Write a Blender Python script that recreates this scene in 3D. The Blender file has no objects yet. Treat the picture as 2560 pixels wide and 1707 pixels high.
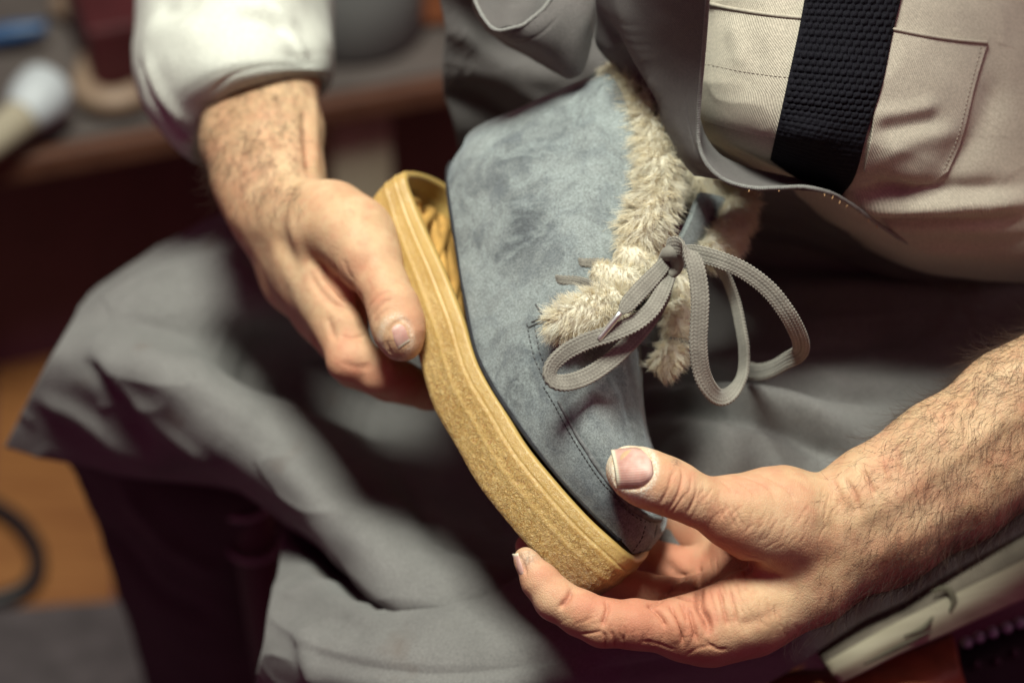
import bpy, math, random
import numpy as np
from mathutils import Vector, Matrix
from mathutils.bvhtree import BVHTree
from mathutils.kdtree import KDTree

random.seed(7); RNG = np.random.default_rng(7)
scene = bpy.context.scene

# ------------------------------------------------------------------ camera, world, lamps, exposure
LENS, SENS, DIST = 85.0, 36.0, 1100.0            # mm
PITCH = math.radians(40)
FOCUS = Vector((0, 0, 0.70))                     # the held shoe
cam_d = bpy.data.cameras.new("camera"); cam = bpy.data.objects.new("camera", cam_d)
scene.collection.objects.link(cam); scene.camera = cam
cam_d.lens = LENS; cam_d.sensor_width = SENS; cam_d.clip_start = 0.05; cam_d.clip_end = 60
cam.rotation_euler = (math.pi/2 - PITCH, 0, 0)
ROT = cam.rotation_euler.to_matrix()
cam.location = FOCUS + ROT @ Vector((0, 0, DIST/1000))
cam_d.dof.use_dof = True; cam_d.dof.focus_distance = 1.098; cam_d.dof.aperture_fstop = 3.8
RN = np.array(ROT); FN = np.array(FOCUS)

world = bpy.data.worlds.new("World"); scene.world = world; world.use_nodes = True
bg = world.node_tree.nodes["Background"]
bg.inputs[0].default_value = (1.0, 0.15, 0.43, 1); bg.inputs[1].default_value = 0.115

def lamp(name, pos, aim, size, power, col, sy=None):
    l = bpy.data.lights.new(name, 'AREA'); l.energy = power; l.color = col
    l.shape = 'RECTANGLE'; l.size = size; l.size_y = sy or size
    o = bpy.data.objects.new(name, l); scene.collection.objects.link(o)
    p = FN + RN @ np.array(pos); a = FN + RN @ np.array(aim)
    o.location = p; o.rotation_euler = Vector(a - p).to_track_quat('-Z', 'Y').to_euler()
    return o
# window light from above and in front of the sitter, weak pinkish fill lamp added to lift the lap
lamp("window_light", (-0.13, 1.31, 1.14), (-0.02, 0.0, -0.05), 0.60, 65, (0.96, 1.0, 0.86), 0.48)
lamp("fill_light", (1.25, 0.75, 0.85), (0.12, 0, -0.1), 0.8, 2.4, (1.0, 0.66, 0.68))

scene.view_settings.view_transform = 'Standard'; scene.view_settings.look = 'None'
scene.view_settings.exposure = 0.0; scene.view_settings.gamma = 1.0
scene.render.engine = 'CYCLES'
scene.cycles.max_bounces = 8; scene.cycles.diffuse_bounces = 6; scene.cycles.use_denoising = True

# ------------------------------------------------------------------ geometry helpers (millimetres round the focus point)
K = DIST*SENS/LENS/2560.0                        # mm per photo pixel in the focus plane
def C(u, v, d=0.0):
    f = K*(DIST+d)/DIST
    return np.array(((u-1280.0)*f, -(v-853.5)*f, -d))
def Cs(pts): return np.array([C(*p[:3]) for p in pts])
def px(P):
    P = np.atleast_2d(P); f = K*(DIST-P[:, 2])/DIST
    return np.stack((P[:, 0]/f+1280.0, 853.5-P[:, 1]/f), 1)
def W(P): return FN + (np.asarray(P) @ RN.T)*0.001
def inv_world(P): return ((np.asarray(P)-FN) @ RN)*1000.0
UPC = inv_world(FN+np.array((0, 0, 0.001)))      # world up in this frame (unit)

def unit(a):
    a = np.asarray(a, float); n = np.linalg.norm(a, axis=-1, keepdims=True); return a/np.maximum(n, 1e-9)

def cr(P, n):
    """Catmull-Rom through the points P, n samples, uniform parameter"""
    P = np.asarray(P, float); m = len(P)
    t = np.linspace(0, m-1, n); i = np.clip(t.astype(int), 0, m-2); f = (t-i)[:, None]
    E = np.concatenate(([2*P[0]-P[1]], P, [2*P[-1]-P[-2]]))
    a, b, c, d = E[i], E[i+1], E[i+2], E[i+3]
    return 0.5*((2*b)+(c-a)*f+(2*a-5*b+4*c-d)*f*f+(3*b-a-3*c+d)*f**3)
def cr_closed(P, n):
    P = np.asarray(P, float); m = len(P)
    t = np.linspace(0, m, n, endpoint=False); i = t.astype(int); f = (t-i)[:, None]
    a, b, c, d = P[(i-1) % m], P[i % m], P[(i+1) % m], P[(i+2) % m]
    return 0.5*((2*b)+(c-a)*f+(2*a-5*b+4*c-d)*f*f+(3*b-a-3*c+d)*f**3)
def resample(P, step):
    D = cr(P, max(8, len(P)*24)); s = np.concatenate(([0], np.cumsum(np.linalg.norm(np.diff(D[:, :3], axis=0), axis=1))))
    n = max(3, int(s[-1]/step)+1); t = np.linspace(0, s[-1], n)
    return np.stack([np.interp(t, s, D[:, k]) for k in range(D.shape[1])], 1)

def hash3(i, j, k, seed):
    h = (i*374761393+j*668265263+k*2147483647+seed*974711) & 0xffffffff
    h = ((h ^ (h >> 13))*1274126177) & 0xffffffff
    return ((h ^ (h >> 16)) & 0xffff)/65535.0
def noise(P, scale, seed=0):
    """smooth value noise, -1..1, P in mm, scale = cell size in mm"""
    Q = np.asarray(P, float)/scale; I = np.floor(Q).astype(np.int64); F = Q-I; F = F*F*(3-2*F)
    r = 0
    for a in (0, 1):
        for b in (0, 1):
            for c in (0, 1):
                w = (F[:, 0] if a else 1-F[:, 0])*(F[:, 1] if b else 1-F[:, 1])*(F[:, 2] if c else 1-F[:, 2])
                r = r+w*hash3(I[:, 0]+a, I[:, 1]+b, I[:, 2]+c, seed)
    return r*2-1

def normals(V, F):
    N = np.zeros_like(V); F = np.asarray(F)
    n = np.cross(V[F[:, 2]]-V[F[:, 0]], V[F[:, -1]]-V[F[:, 1]])
    for k in range(F.shape[1]): np.add.at(N, F[:, k], n)
    return unit(N)
def grid_faces(a, b, wrap=False):
    i, j = np.meshgrid(np.arange(a-1), np.arange(b if wrap else b-1), indexing='ij'); j2 = (j+1) % b
    return np.stack((i*b+j, i*b+j2, (i+1)*b+j2, (i+1)*b+j), -1).reshape(-1, 4)
def bvh_of(V, F): return BVHTree.FromPolygons([Vector(v) for v in V], [tuple(int(x) for x in f) for f in F])
EYE = Vector((0, 0, DIST))
def hit(bvh, u, v):
    d = (Vector(C(u, v, 0))-EYE).normalized(); r = bvh.ray_cast(EYE, d)
    return None if r[0] is None else (np.array(r[0]), np.array(r[1]))

def emboss(V, F, lines, bvh=None, step=0.7):
    """press creases (negative) or raise folds (positive) along photo polylines laid on the front of a surface
       lines: (points, width mm, height mm[, end fade])"""
    bvh = bvh or bvh_of(V, F); N = normals(V, F)
    kd = KDTree(len(V))
    for i, p in enumerate(V): kd.insert(p, i)
    kd.balance(); out = np.zeros(len(V))
    for L in lines:
        pts, w, h = L[:3]; fade = L[3] if len(L) > 3 else 1
        P = resample([(p[0]*K, p[1]*K, 0) for p in pts], max(step, w*0.35)); n = len(P); best = {}
        for q, p in enumerate(P):
            r = hit(bvh, p[0]/K, p[1]/K)
            if r is None: continue
            t = q/max(1, n-1); a = min(1, math.sin(math.pi*min(max(t, .02), .98))*1.8) if fade else 1
            for co, idx, dist in kd.find_range(r[0], 2.4*w):
                e = a*math.exp(-(dist/w)**2)
                if e > best.get(idx, 0): best[idx] = e
        for idx, e in best.items(): out[idx] += e*h
    return V+N*out[:, None], out

# ------------------------------------------------------------------ object helpers
def base_of(p):
    b = np.zeros(3)
    while p is not None: b += np.array(p.location); p = p.parent
    return b
def thing(name, label, cat, base, group=None, world=False):
    o = bpy.data.objects.new(name, None); scene.collection.objects.link(o); o.empty_display_size = .02
    o.location = base if world else W(base)
    o["label"] = label; o["category"] = cat
    if group: o["group"] = group
    return o
def mk(name, V, F, mat, parent=None, smooth=True, uv=None, col=None, mats=None, midx=None, world=False, label=None, kind=None):
    P = np.asarray(V, float) if world else W(V)
    P = P-base_of(parent)
    F = np.asarray(F) if not isinstance(F, list) else F
    me = bpy.data.meshes.new(name)
    me.from_pydata(P.tolist(), [], F.tolist() if isinstance(F, np.ndarray) else F)
    if uv is not None:
        L = me.uv_layers.new(name="UVMap"); li = np.empty(len(me.loops), dtype=np.int32); me.loops.foreach_get("vertex_index", li)
        L.data.foreach_set("uv", np.asarray(uv, dtype=np.float32)[li].ravel())
    if col is not None:
        A = me.color_attributes.new(name="tint", type='FLOAT_COLOR', domain='POINT')
        c = np.ones((len(P), 4), dtype=np.float32); c[:, :3] = col; A.data.foreach_set("color", c.ravel())
    for m in (mats or [mat]): me.materials.append(m)
    if midx is not None: me.polygons.foreach_set("material_index", np.asarray(midx, dtype=np.int32))
    if smooth: me.polygons.foreach_set("use_smooth", np.ones(len(me.polygons), dtype=bool))
    me.update()
    o = bpy.data.objects.new(name, me); scene.collection.objects.link(o)
    if parent is not None: o.parent = parent
    if label: o["label"] = label
    if kind: o["kind"] = kind
    return o

def tube(P, r, n=10, step=None, cap=True, flat=None):
    """tube round the path P (mm), r scalar or per control point; returns V, F"""
    P = np.asarray(P, float); rr = np.full(len(P), r) if np.isscalar(r) else np.asarray(r, float)
    Q = resample(np.column_stack((P, rr)), step or max(0.6, float(np.mean(rr))*0.8))
    T = unit(np.gradient(Q[:, :3], axis=0)); A = np.zeros_like(T); a = unit(np.cross(T[0], (0.3, 0.5, 0.81)))
    for i in range(len(T)):
        a = unit(a-T[i]*np.dot(a, T[i])); A[i] = a
    B = np.cross(T, A); th = np.linspace(0, 2*math.pi, n, endpoint=False)
    V = Q[:, None, :3]+Q[:, None, 3:4]*(np.cos(th)[None, :, None]*A[:, None]+np.sin(th)[None, :, None]*B[:, None])
    m = len(Q); V = V.reshape(-1, 3); F = grid_faces(m, n, True)[:, ::-1].tolist()
    if cap: F += [list(range(n)), list(range((m-1)*n, m*n))[::-1]]
    return V, F
def join(parts):
    Vs, Fs, o = [], [], 0
    for V, F in parts:
        Vs.append(np.asarray(V)); Fs += [[int(i)+o for i in f] for f in F]; o += len(V)
    return np.concatenate(Vs), Fs
def box(cx, cy, cz, sx, sy, sz, rz=0.0, bev=0.0):
    """bevelled box in world metres"""
    b = min(bev, sx/3, sy/3, sz/3); h = np.array((sx, sy, sz))/2; V = []; 
    if b <= 0:
        V = [(x*h[0], y*h[1], z*h[2]) for z in (-1, 1) for y in (-1, 1) for x in (-1, 1)]
        F = [(0, 2, 3, 1), (4, 5, 7, 6), (0, 1, 5, 4), (2, 6, 7, 3), (0, 4, 6, 2), (1, 3, 7, 5)]
    else:
        import bmesh
        bm = bmesh.new(); bmesh.ops.create_cube(bm, size=1, matrix=Matrix.Diagonal((sx, sy, sz, 1)))
        bmesh.ops.bevel(bm, geom=bm.edges[:], offset=b, segments=2, affect='EDGES', profile=.5)
        bm.verts.ensure_lookup_table(); V = [tuple(v.co) for v in bm.verts]; F = [tuple(v.index for v in f.verts) for f in bm.faces]; bm.free()
    V = np.array(V); c, s = math.cos(rz), math.sin(rz)
    V = np.stack((V[:, 0]*c-V[:, 1]*s, V[:, 0]*s+V[:, 1]*c, V[:, 2]), 1)+np.array((cx, cy, cz))
    return V, [list(f) for f in F]

def surf(grid, nu, nv):
    """smooth grid through control rows of (u, v, d); returns V (nv*nu) in mm"""
    G = np.array([[C(*p) for p in row] for row in grid])
    R = np.stack([cr(row, nu) for row in G]); V = np.stack([cr(R[:, i], nv) for i in range(nu)], 1)
    return V.reshape(-1, 3)
def sheet(name, grid, nu, nv, mat, parent, folds=(), rough=0.6, rs=28, thick=0.9, seed=1, label=None, col=None, post=None, ridge=0.0, rgs=48):
    V = surf(grid, nu, nv); F = grid_faces(nv, nu)
    N = normals(V, F)
    if np.mean(N[:, 2]) < 0: F = F[:, ::-1]; N = -N
    if rough: V = V+N*(rough*noise(V, rs, seed)+0.35*rough*noise(V, rs*.42, seed+5))[:, None]
    if ridge:
        Q = V*np.array((.55, 1.15, .8)); r1 = (1-np.abs(noise(Q, rgs, seed+50)))**3; r2 = (1-np.abs(noise(Q, rgs*.5, seed+51)))**4
        V = V+N*(ridge*(r1-.35)+ridge*.45*(r2-.25)*(noise(V, 60, seed+52) > -.2))[:, None]
    if len(folds): V, _ = emboss(V, F, folds)
    if post is not None: V = post(V, F)
    G = V.reshape(nv, nu, 3)
    su = np.concatenate((np.zeros((nv, 1)), np.cumsum(np.linalg.norm(np.diff(G, axis=1), axis=2), 1)), 1)
    sv = np.concatenate((np.zeros((1, nu)), np.cumsum(np.linalg.norm(np.diff(G, axis=0), axis=2), 0)), 0)
    uv = np.stack((su.ravel(), sv.ravel()), 1)
    o = mk(name, V, F, mat, parent, uv=uv, label=label, col=col)
    if thick:
        m = o.modifiers.new("thickness", 'SOLIDIFY'); m.thickness = thick*.001; m.offset = -1
    return o, V, F

def sdf_mesh(field, lo, hi, h):
    """surface nets over a distance field"""
    ax = [np.arange(lo[k], hi[k]+h, h, dtype=np.float32) for k in range(3)]
    S = field(ax); nx, ny, nz = S.shape; sg = S < 0
    c = np.zeros((nx-1, ny-1, nz-1), dtype=np.int8)
    for a in (0, 1):
        for b in (0, 1):
            for d in (0, 1): c += sg[a:nx-1+a, b:ny-1+b, d:nz-1+d]
    act = (c > 0) & (c < 8); I = np.argwhere(act); idm = np.full(act.shape, -1, dtype=np.int64); idm[act] = np.arange(len(I))
    P = np.zeros((len(I), 3)); n = np.zeros(len(I))
    cor = [(a, b, d) for a in (0, 1) for b in (0, 1) for d in (0, 1)]
    vals = {k: S[I[:, 0]+k[0], I[:, 1]+k[1], I[:, 2]+k[2]] for k in cor}
    for k in cor:
        for q in range(3):
            if k[q] == 0:
                k2 = tuple(1 if e == q else k[e] for e in range(3)); a, b = vals[k], vals[k2]; m = (a < 0) != (b < 0)
                t = np.where(m, a/np.where(m, a-b, 1), 0)
                p = np.tile(np.array(k, float), (len(I), 1)); p[:, q] = t
                P += p*m[:, None]; n += m
    P = P/n[:, None]+I; V = P*h+np.array(lo)
    F = []
    for q in range(3):
        sl0 = [slice(None)]*3; sl1 = [slice(None)]*3; sl0[q] = slice(0, -1); sl1[q] = slice(1, None)
        e = np.argwhere(sg[tuple(sl0)] != sg[tuple(sl1)]); o1, o2 = [k for k in range(3) if k != q]
        e = e[(e[:, o1] > 0) & (e[:, o2] > 0) & (e[:, o1] < S.shape[o1]-1) & (e[:, o2] < S.shape[o2]-1)]
        def cell(a, b):
            x = e.copy(); x[:, o1] -= a; x[:, o2] -= b; return idm[x[:, 0], x[:, 1], x[:, 2]]
        f = np.stack((cell(0, 0), cell(1, 0), cell(1, 1), cell(0, 1)), 1)
        inside = sg[e[:, 0], e[:, 1], e[:, 2]]
        if q == 1: inside = ~inside
        f[~inside] = f[~inside][:, ::-1]; F.append(f)
    return V, np.concatenate(F)
def relax(V, F, it=2, lam=0.5):
    for _ in range(it):
        A = np.zeros_like(V); n = np.zeros(len(V))
        for k in range(4):
            a, b = F[:, k], F[:, (k+1) % 4]
            np.add.at(A, a, V[b]); np.add.at(n, a, 1)
        V = np.where(n[:, None] > 0, V+lam*(A/np.maximum(n, 1)[:, None]-V), V)
    return V
class Field:
    """chains of round cones; every limb melts into the core, limbs stay apart from each other"""
    def __init__(s): s.core = []; s.limbs = []
    def cones(s, chain): 
        P = [(C(*c[:3]), c[3]) for c in chain]
        return [(P[i][0], P[i+1][0], P[i][1], P[i+1][1]) for i in range(len(P)-1)]
    def add_core_mm(s, chain, k=9): s.core += [((np.array(a[:3], float), np.array(b[:3], float), a[3], b[3]), k) for a, b in zip(chain[:-1], chain[1:])]
    def add_core(s, chain, k=9): s.core += [(c, k) for c in s.cones(chain)]
    def add_limb(s, chain, k=3, kc=7): s.limbs.append((s.cones(chain), k, kc))
    @staticmethod
    def smin(a, b, k):
        h = np.maximum(k-np.abs(a-b), 0)/k; return np.minimum(a, b)-h*h*k*.25
    def cone(s, S, ax, c, k):
        a, b, ra, rb = c; m = max(ra, rb)+k+3
        lo, hi = np.minimum(a, b)-m, np.maximum(a, b)+m
        i = [slice(*np.searchsorted(ax[q], (lo[q], hi[q]))) for q in range(3)]
        if any(x.start >= x.stop for x in i): return
        X, Y, Z = np.meshgrid(*[ax[q][i[q]] for q in range(3)], indexing='ij', sparse=True)
        d = b-a; L2 = float(d@d)+1e-6
        t = np.clip(((X-a[0])*d[0]+(Y-a[1])*d[1]+(Z-a[2])*d[2])/L2, 0, 1)
        D = np.sqrt((X-a[0]-t*d[0])**2+(Y-a[1]-t*d[1])**2+(Z-a[2]-t*d[2])**2)-(ra+(rb-ra)*t)
        S[tuple(i)] = s.smin(S[tuple(i)], D.astype(np.float32), k)
    def __call__(s, ax):
        sh = tuple(len(a) for a in ax); core = np.full(sh, 99, dtype=np.float32)
        for c, k in s.core: s.cone(core, ax, c, k)
        out = core.copy()
        for cs, k, kc in s.limbs:
            L = np.full(sh, 99, dtype=np.float32)
            for c in cs: s.cone(L, ax, c, k)
            out = np.minimum(out, s.smin(core, L, kc))
        return out

# ------------------------------------------------------------------ node materials
class M:
    def __init__(s, name, rough=.8, **kw):
        s.m = bpy.data.materials.new(name); s.m.use_nodes = True; s.t = s.m.node_tree
        s.b = s.t.nodes["Principled BSDF"]; s.b.inputs["Roughness"].default_value = rough
        for k, v in kw.items(): s.b.inputs[k.replace("_", " ")].default_value = v
    def n(s, typ, **kw):
        x = s.t.nodes.new("ShaderNode"+typ)
        for k, v in kw.items():
            if k.startswith("i_"): x.inputs[k[2:].replace("_", " ")].default_value = v
            else: setattr(x, k, v)
        return x
    def l(s, a, b): s.t.links.new(a, b)
    def co(s, which="Object"): return s.n("TexCoord").outputs[which]
    def noise(s, scale, detail=3, rough=.55, vec=None, dist=0.0):
        x = s.n("TexNoise"); x.inputs["Scale"].default_value = scale; x.inputs["Detail"].default_value = detail
        x.inputs["Roughness"].default_value = rough; x.inputs["Distortion"].default_value = dist
        s.l(vec or s.co(), x.inputs["Vector"]); return x.outputs["Fac"]
    def ramp(s, fac, stops):
        r = s.n("ValToRGB"); e = r.color_ramp.elements
        while len(e) < len(stops): e.new(.5)
        for k, (p, c) in enumerate(stops):
            e[k].position = p; e[k].color = (c, c, c, 1) if np.isscalar(c) else (*c, 1)
        s.l(fac, r.inputs[0]); return r.outputs[0]
    def mix(s, fac, a, b, typ='MIX'):
        x = s.n("Mix", data_type='RGBA', blend_type=typ)
        for sock, v in ((x.inputs[0], fac), (x.inputs[6], a), (x.inputs[7], b)):
            if hasattr(v, "node"): s.l(v, sock)
            elif np.isscalar(v): sock.default_value = v
            else: sock.default_value = (*v, 1)
        return x.outputs[2]
    def math(s, op, a, b=0.0):
        x = s.n("Math", operation=op)
        for k, v in ((0, a), (1, b)):
            if hasattr(v, "node"): s.l(v, x.inputs[k])
            else: x.inputs[k].default_value = v
        return x.outputs[0]
    def color(s, c):
        if hasattr(c, "node"): s.l(c, s.b.inputs["Base Color"])
        else: s.b.inputs["Base Color"].default_value = (*c, 1)
        return s
    def bump(s, h, dist, strength=1.0):
        x = s.n("Bump"); x.inputs["Strength"].default_value = strength; x.inputs["Distance"].default_value = dist
        s.l(h, x.inputs["Height"])
        prev = s.b.inputs["Normal"].links
        if prev: s.l(prev[0].from_socket, x.inputs["Normal"])
        s.l(x.outputs[0], s.b.inputs["Normal"]); return s
def lin(r, g, b): return tuple(((c/255+.055)/1.055)**2.4 if c > 10 else c/255/12.92 for c in (r, g, b))

def fabric(name, col, var=.12, twill=.9, relief=.00012, sheen=.15, rough=.92, stain=None, ang=.75):
    m = M(name, rough); m.b.inputs["Sheen Weight"].default_value = sheen; m.b.inputs["Sheen Roughness"].default_value = .5
    a = tuple(c*(1-var) for c in col); b = tuple(min(1, c*(1+var)) for c in col)
    base = m.mix(m.ramp(m.noise(26, 4), [(.3, 0), (.7, 1)]), a, b)
    fl = m.ramp(m.noise(900, 2, .7), [(.35, .82), (.65, 1.12)]); base = m.mix(1.0, base, fl, 'MULTIPLY')
    if stain: base = m.mix(m.ramp(m.noise(18, 3, .6, dist=.6), [(.60, 0), (.75, .6)]), base, stain)
    uv = m.co("UV"); mp = m.n("Mapping"); m.l(uv, mp.inputs[0]); mp.inputs["Rotation"].default_value = (0, 0, ang)
    w = m.n("TexWave", wave_type='BANDS'); w.inputs["Scale"].default_value = .314/twill; w.inputs["Distortion"].default_value = .6
    w.inputs["Detail"].default_value = 1; w.inputs["Detail Scale"].default_value = 2
    m.l(mp.outputs[0], w.inputs["Vector"])
    base = m.mix(1.0, base, m.ramp(w.outputs["Fac"], [(0, .86), (1, 1.07)]), 'MULTIPLY')
    m.color(base); m.bump(w.outputs["Fac"], relief); m.bump(m.noise(1500, 2), relief*.6)
    return m.m
# ------------------------------------------------------------------ materials
def make_skin():
    m = M("skin", .52); b = m.b
    at = m.n("Attribute", attribute_name="tint"); sep = m.n("SeparateColor"); m.l(at.outputs["Color"], sep.inputs[0])
    base = m.mix(m.ramp(m.noise(55, 4, .6), [(.3, 0), (.7, 1)]), (.50, .312, .18), (.62, .43, .27))
    base = m.mix(m.ramp(m.noise(210, 3, .6), [(.48, 0), (.72, .30)]), base, (.50, .20, .13))
    base = m.mix(m.math('MULTIPLY', sep.outputs[0], .74), base, (.50, .17, .11))       # redder skin: pads, knuckles, creases
    dust = m.math('MULTIPLY', sep.outputs[1], m.ramp(m.noise(900, 3, .7), [(.33, .1), (.62, 1)]))
    base = m.mix(dust, base, (.74, .66, .55))                                              # dried chalky skin round the nail
    dirt = m.math('MULTIPLY', sep.outputs[2], m.ramp(m.noise(700, 3, .7), [(.4, .0), (.65, 1)]))
    base = m.mix(dirt, base, (.10, .06, .05))
    m.color(base)
    b.inputs["Subsurface Weight"].default_value = .12; b.inputs["Subsurface Radius"].default_value = (1, .35, .2)
    b.inputs["Subsurface Scale"].default_value = .0025; b.inputs["Specular IOR Level"].default_value = .3
    v = m.n("TexVoronoi", feature='DISTANCE_TO_EDGE'); v.inputs["Scale"].default_value = 950
    nz = m.n("TexNoise"); nz.inputs["Scale"].default_value = 300; m.l(m.co(), nz.inputs["Vector"])
    mp = m.n("Mapping"); m.l(m.mix(.0012, m.co(), nz.outputs["Color"], 'ADD'), mp.inputs[0]); mp.inputs["Scale"].default_value = (1, 1, .45)
    m.l(mp.outputs[0], v.inputs["Vector"])
    m.bump(m.ramp(v.outputs["Distance"], [(0, 0), (.18, 1)]), .00013, .7)
    m.bump(m.noise(420, 3, .6), .00022, .6)
    r = m.ramp(m.noise(160, 3), [(.3, .5), (.7, .7)]); m.l(r, b.inputs["Roughness"])
    return m.m
SKIN = make_skin()

def make_nail():
    m = M("nail", .5); at = m.n("Attribute", attribute_name="tint"); sep = m.n("SeparateColor"); m.l(at.outputs["Color"], sep.inputs[0])
    base = m.mix(m.ramp(m.noise(180, 3), [(.35, 0), (.7, 1)]), (.50, .27, .23), (.60, .38, .33))
    base = m.mix(sep.outputs[0], base, (.70, .66, .52)); base = m.mix(sep.outputs[1], base, (.66, .48, .42)); m.color(base)
    m.b.inputs["Subsurface Weight"].default_value = .1; m.b.inputs["Subsurface Scale"].default_value = .001
    w = m.n("TexWave"); w.inputs["Scale"].default_value = .3; w.inputs["Distortion"].default_value = 1.5; m.l(m.co("UV"), w.inputs["Vector"])
    m.bump(w.outputs["Fac"], .00006, .7)
    return m.m
NAIL = make_nail()

def make_suede():
    m = M("suede", .95); m.b.inputs["Sheen Weight"].default_value = .35; m.b.inputs["Sheen Roughness"].default_value = .45
    m.b.inputs["Sheen Tint"].default_value = (.8, .9, 1, 1); m.b.inputs["Specular IOR Level"].default_value = .15
    # nap brushed both ways: soft edged patches
    nap = m.noise(30, 5, .6, dist=.5); fine = m.noise(1050, 4, .8); mid = m.noise(70, 4, .6, dist=.4)
    base = m.mix(m.ramp(nap, [(.36, 0), (.47, .6), (.62, 1)]), (.098, .108, .118), (.24, .264, .268))
    nap2 = m.noise(24, 3, .5, dist=2.2); base = m.mix(m.ramp(nap2, [(.50, 0), (.56, .55), (.64, .1)]), base, (.27, .305, .31)); base = m.mix(m.ramp(nap2, [(.36, .4), (.43, 0)]), base, (.095, .105, .12))
    base = m.mix(m.ramp(mid, [(.35, .35), (.5, 0)]), base, (.10, .115, .135))
    base = m.mix(1.0, base, m.ramp(fine, [(.32, .5), (.68, 1.42)]), 'MULTIPLY')
    m.color(base); m.bump(fine, .00035, .8); m.bump(m.noise(330, 3, .7), .0003, .6)
    return m.m
SUEDE = make_suede()
def plain(name, col, rough=.8, var=.2, scale=60, relief=0.0, rs=400, metal=0.0, spec=.4, **kw):
    m = M(name, rough, **kw); m.b.inputs["Metallic"].default_value = metal; m.b.inputs["Specular IOR Level"].default_value = spec
    m.color(m.mix(m.ramp(m.noise(scale, 4, .6), [(.3, 0), (.7, 1)]), tuple(c*(1-var) for c in col), tuple(min(1, c*(1+var)) for c in col)))
    if relief: m.bump(m.noise(rs, 3, .6), relief)
    return m.m
WELT = plain("dark_felt_edge", (.022, .022, .027), .95, .3, 300, .0003, 900)
SUEDE_EDGE = plain("raw_suede_edge", (.13, .135, .14), .95, .35, 500, .0004, 900)
THREAD = plain("thread_grey", (.10, .105, .11), .8, .3, 400)
THREAD_DARK = plain("thread_dark", (.05, .053, .058), .8, .3, 400)

def make_crepe():
    m = M("crepe_rubber", .37); b = m.b
    nz = m.n("TexNoise"); nz.inputs["Scale"].default_value = 260; nz.inputs["Detail"].default_value = 2; m.l(m.co(), nz.inputs["Vector"])
    vec = m.mix(.004, m.co(), nz.outputs["Color"], 'ADD')
    g1 = m.n("TexNoise"); g1.inputs["Scale"].default_value = 760; g1.inputs["Detail"].default_value = 3; g1.inputs["Roughness"].default_value = .6; g1.inputs["Distortion"].default_value = 1.4
    m.l(vec, g1.inputs["Vector"])
    at = m.n("Attribute", attribute_name="tint"); sep = m.n("SeparateColor"); m.l(at.outputs["Color"], sep.inputs[0])
    base = m.mix(m.ramp(m.noise(42, 4, .6), [(.3, 0), (.7, 1)]), (.42, .26, .082), (.52, .345, .13))
    pit = m.math('MULTIPLY', m.ramp(g1.outputs["Fac"], [(.36, .75), (.52, 0)]), sep.outputs[0])
    base = m.mix(pit, base, (.30, .135, .036))
    top = m.math('MULTIPLY', m.ramp(g1.outputs["Fac"], [(.56, 0), (.70, .55)]), sep.outputs[0])
    base = m.mix(top, base, (.68, .53, .28))
    base = m.mix(sep.outputs[1], base, (.46, .31, .105))                                   # smooth pale rim
    base = m.mix(sep.outputs[2], base, (.17, .075, .045))                                  # grime worn into the toe bumper
    m.color(base)
    b.inputs["Subsurface Weight"].default_value = .18; b.inputs["Subsurface Radius"].default_value = (1, .5, .15); b.inputs["Subsurface Scale"].default_value = .004
    x = m.n("Bump"); x.inputs["Distance"].default_value = .0013; m.l(g1.outputs["Fac"], x.inputs["Height"]); m.l(sep.outputs[0], x.inputs["Strength"])
    m.l(x.outputs[0], b.inputs["Normal"]); m.bump(m.noise(1400, 2), .00015, .6)
    return m.m
CREPE = make_crepe()
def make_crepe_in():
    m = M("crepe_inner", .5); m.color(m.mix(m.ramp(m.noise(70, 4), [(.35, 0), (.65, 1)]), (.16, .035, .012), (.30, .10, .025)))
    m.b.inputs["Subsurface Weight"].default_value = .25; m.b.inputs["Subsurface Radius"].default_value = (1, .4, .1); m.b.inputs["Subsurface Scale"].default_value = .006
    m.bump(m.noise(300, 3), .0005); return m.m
CREPE_IN = make_crepe_in(); CREPE_RIB = plain('crepe_rib', (.52, .29, .085), .5, .2, 60, .0003, 300)

def make_fur(name, a, b):
    m = M(name, .7); at = m.n("Attribute", attribute_name="tint"); sep = m.n("SeparateColor"); m.l(at.outputs["Color"], sep.inputs[0])
    base = m.mix(sep.outputs[0], a, b); base = m.mix(m.math('MULTIPLY', sep.outputs[1], .8), base, tuple(c*.75 for c in a)); m.color(base)
    tr = m.n("BsdfTranslucent"); m.l(base, tr.inputs[0]); mx = m.n("MixShader"); mx.inputs[0].default_value = .46
    out = m.t.nodes["Material Output"]; m.l(m.b.outputs[0], mx.inputs[1]); m.l(tr.outputs[0], mx.inputs[2]); m.l(mx.outputs[0], out.inputs[0])
    m.b.inputs["Sheen Weight"].default_value = .2
    return m.m
FUR = make_fur("cream_plush", (.96, .86, .65), (.99, .97, .90))
HAIR = plain("body_hair", (.055, .028, .018), .5, .35, 40)

def make_lace():
    m = M("lace_cotton", .85); m.b.inputs["Sheen Weight"].default_value = .2
    at = m.n("Attribute", attribute_name="tint"); sep = m.n("SeparateColor"); m.l(at.outputs["Color"], sep.inputs[0])
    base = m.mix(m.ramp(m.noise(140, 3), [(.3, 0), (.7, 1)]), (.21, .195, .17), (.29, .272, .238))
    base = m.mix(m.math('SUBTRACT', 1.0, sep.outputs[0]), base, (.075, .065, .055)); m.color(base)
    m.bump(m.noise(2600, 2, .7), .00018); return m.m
LACE = make_lace()
METAL = plain("aglet_metal", (.75, .77, .74), .42, .1, 300, .00008, 900, metal=1.0)
CHROME = plain("dull_steel", (.34, .33, .32), .4, .2, 40, metal=.3)

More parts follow.
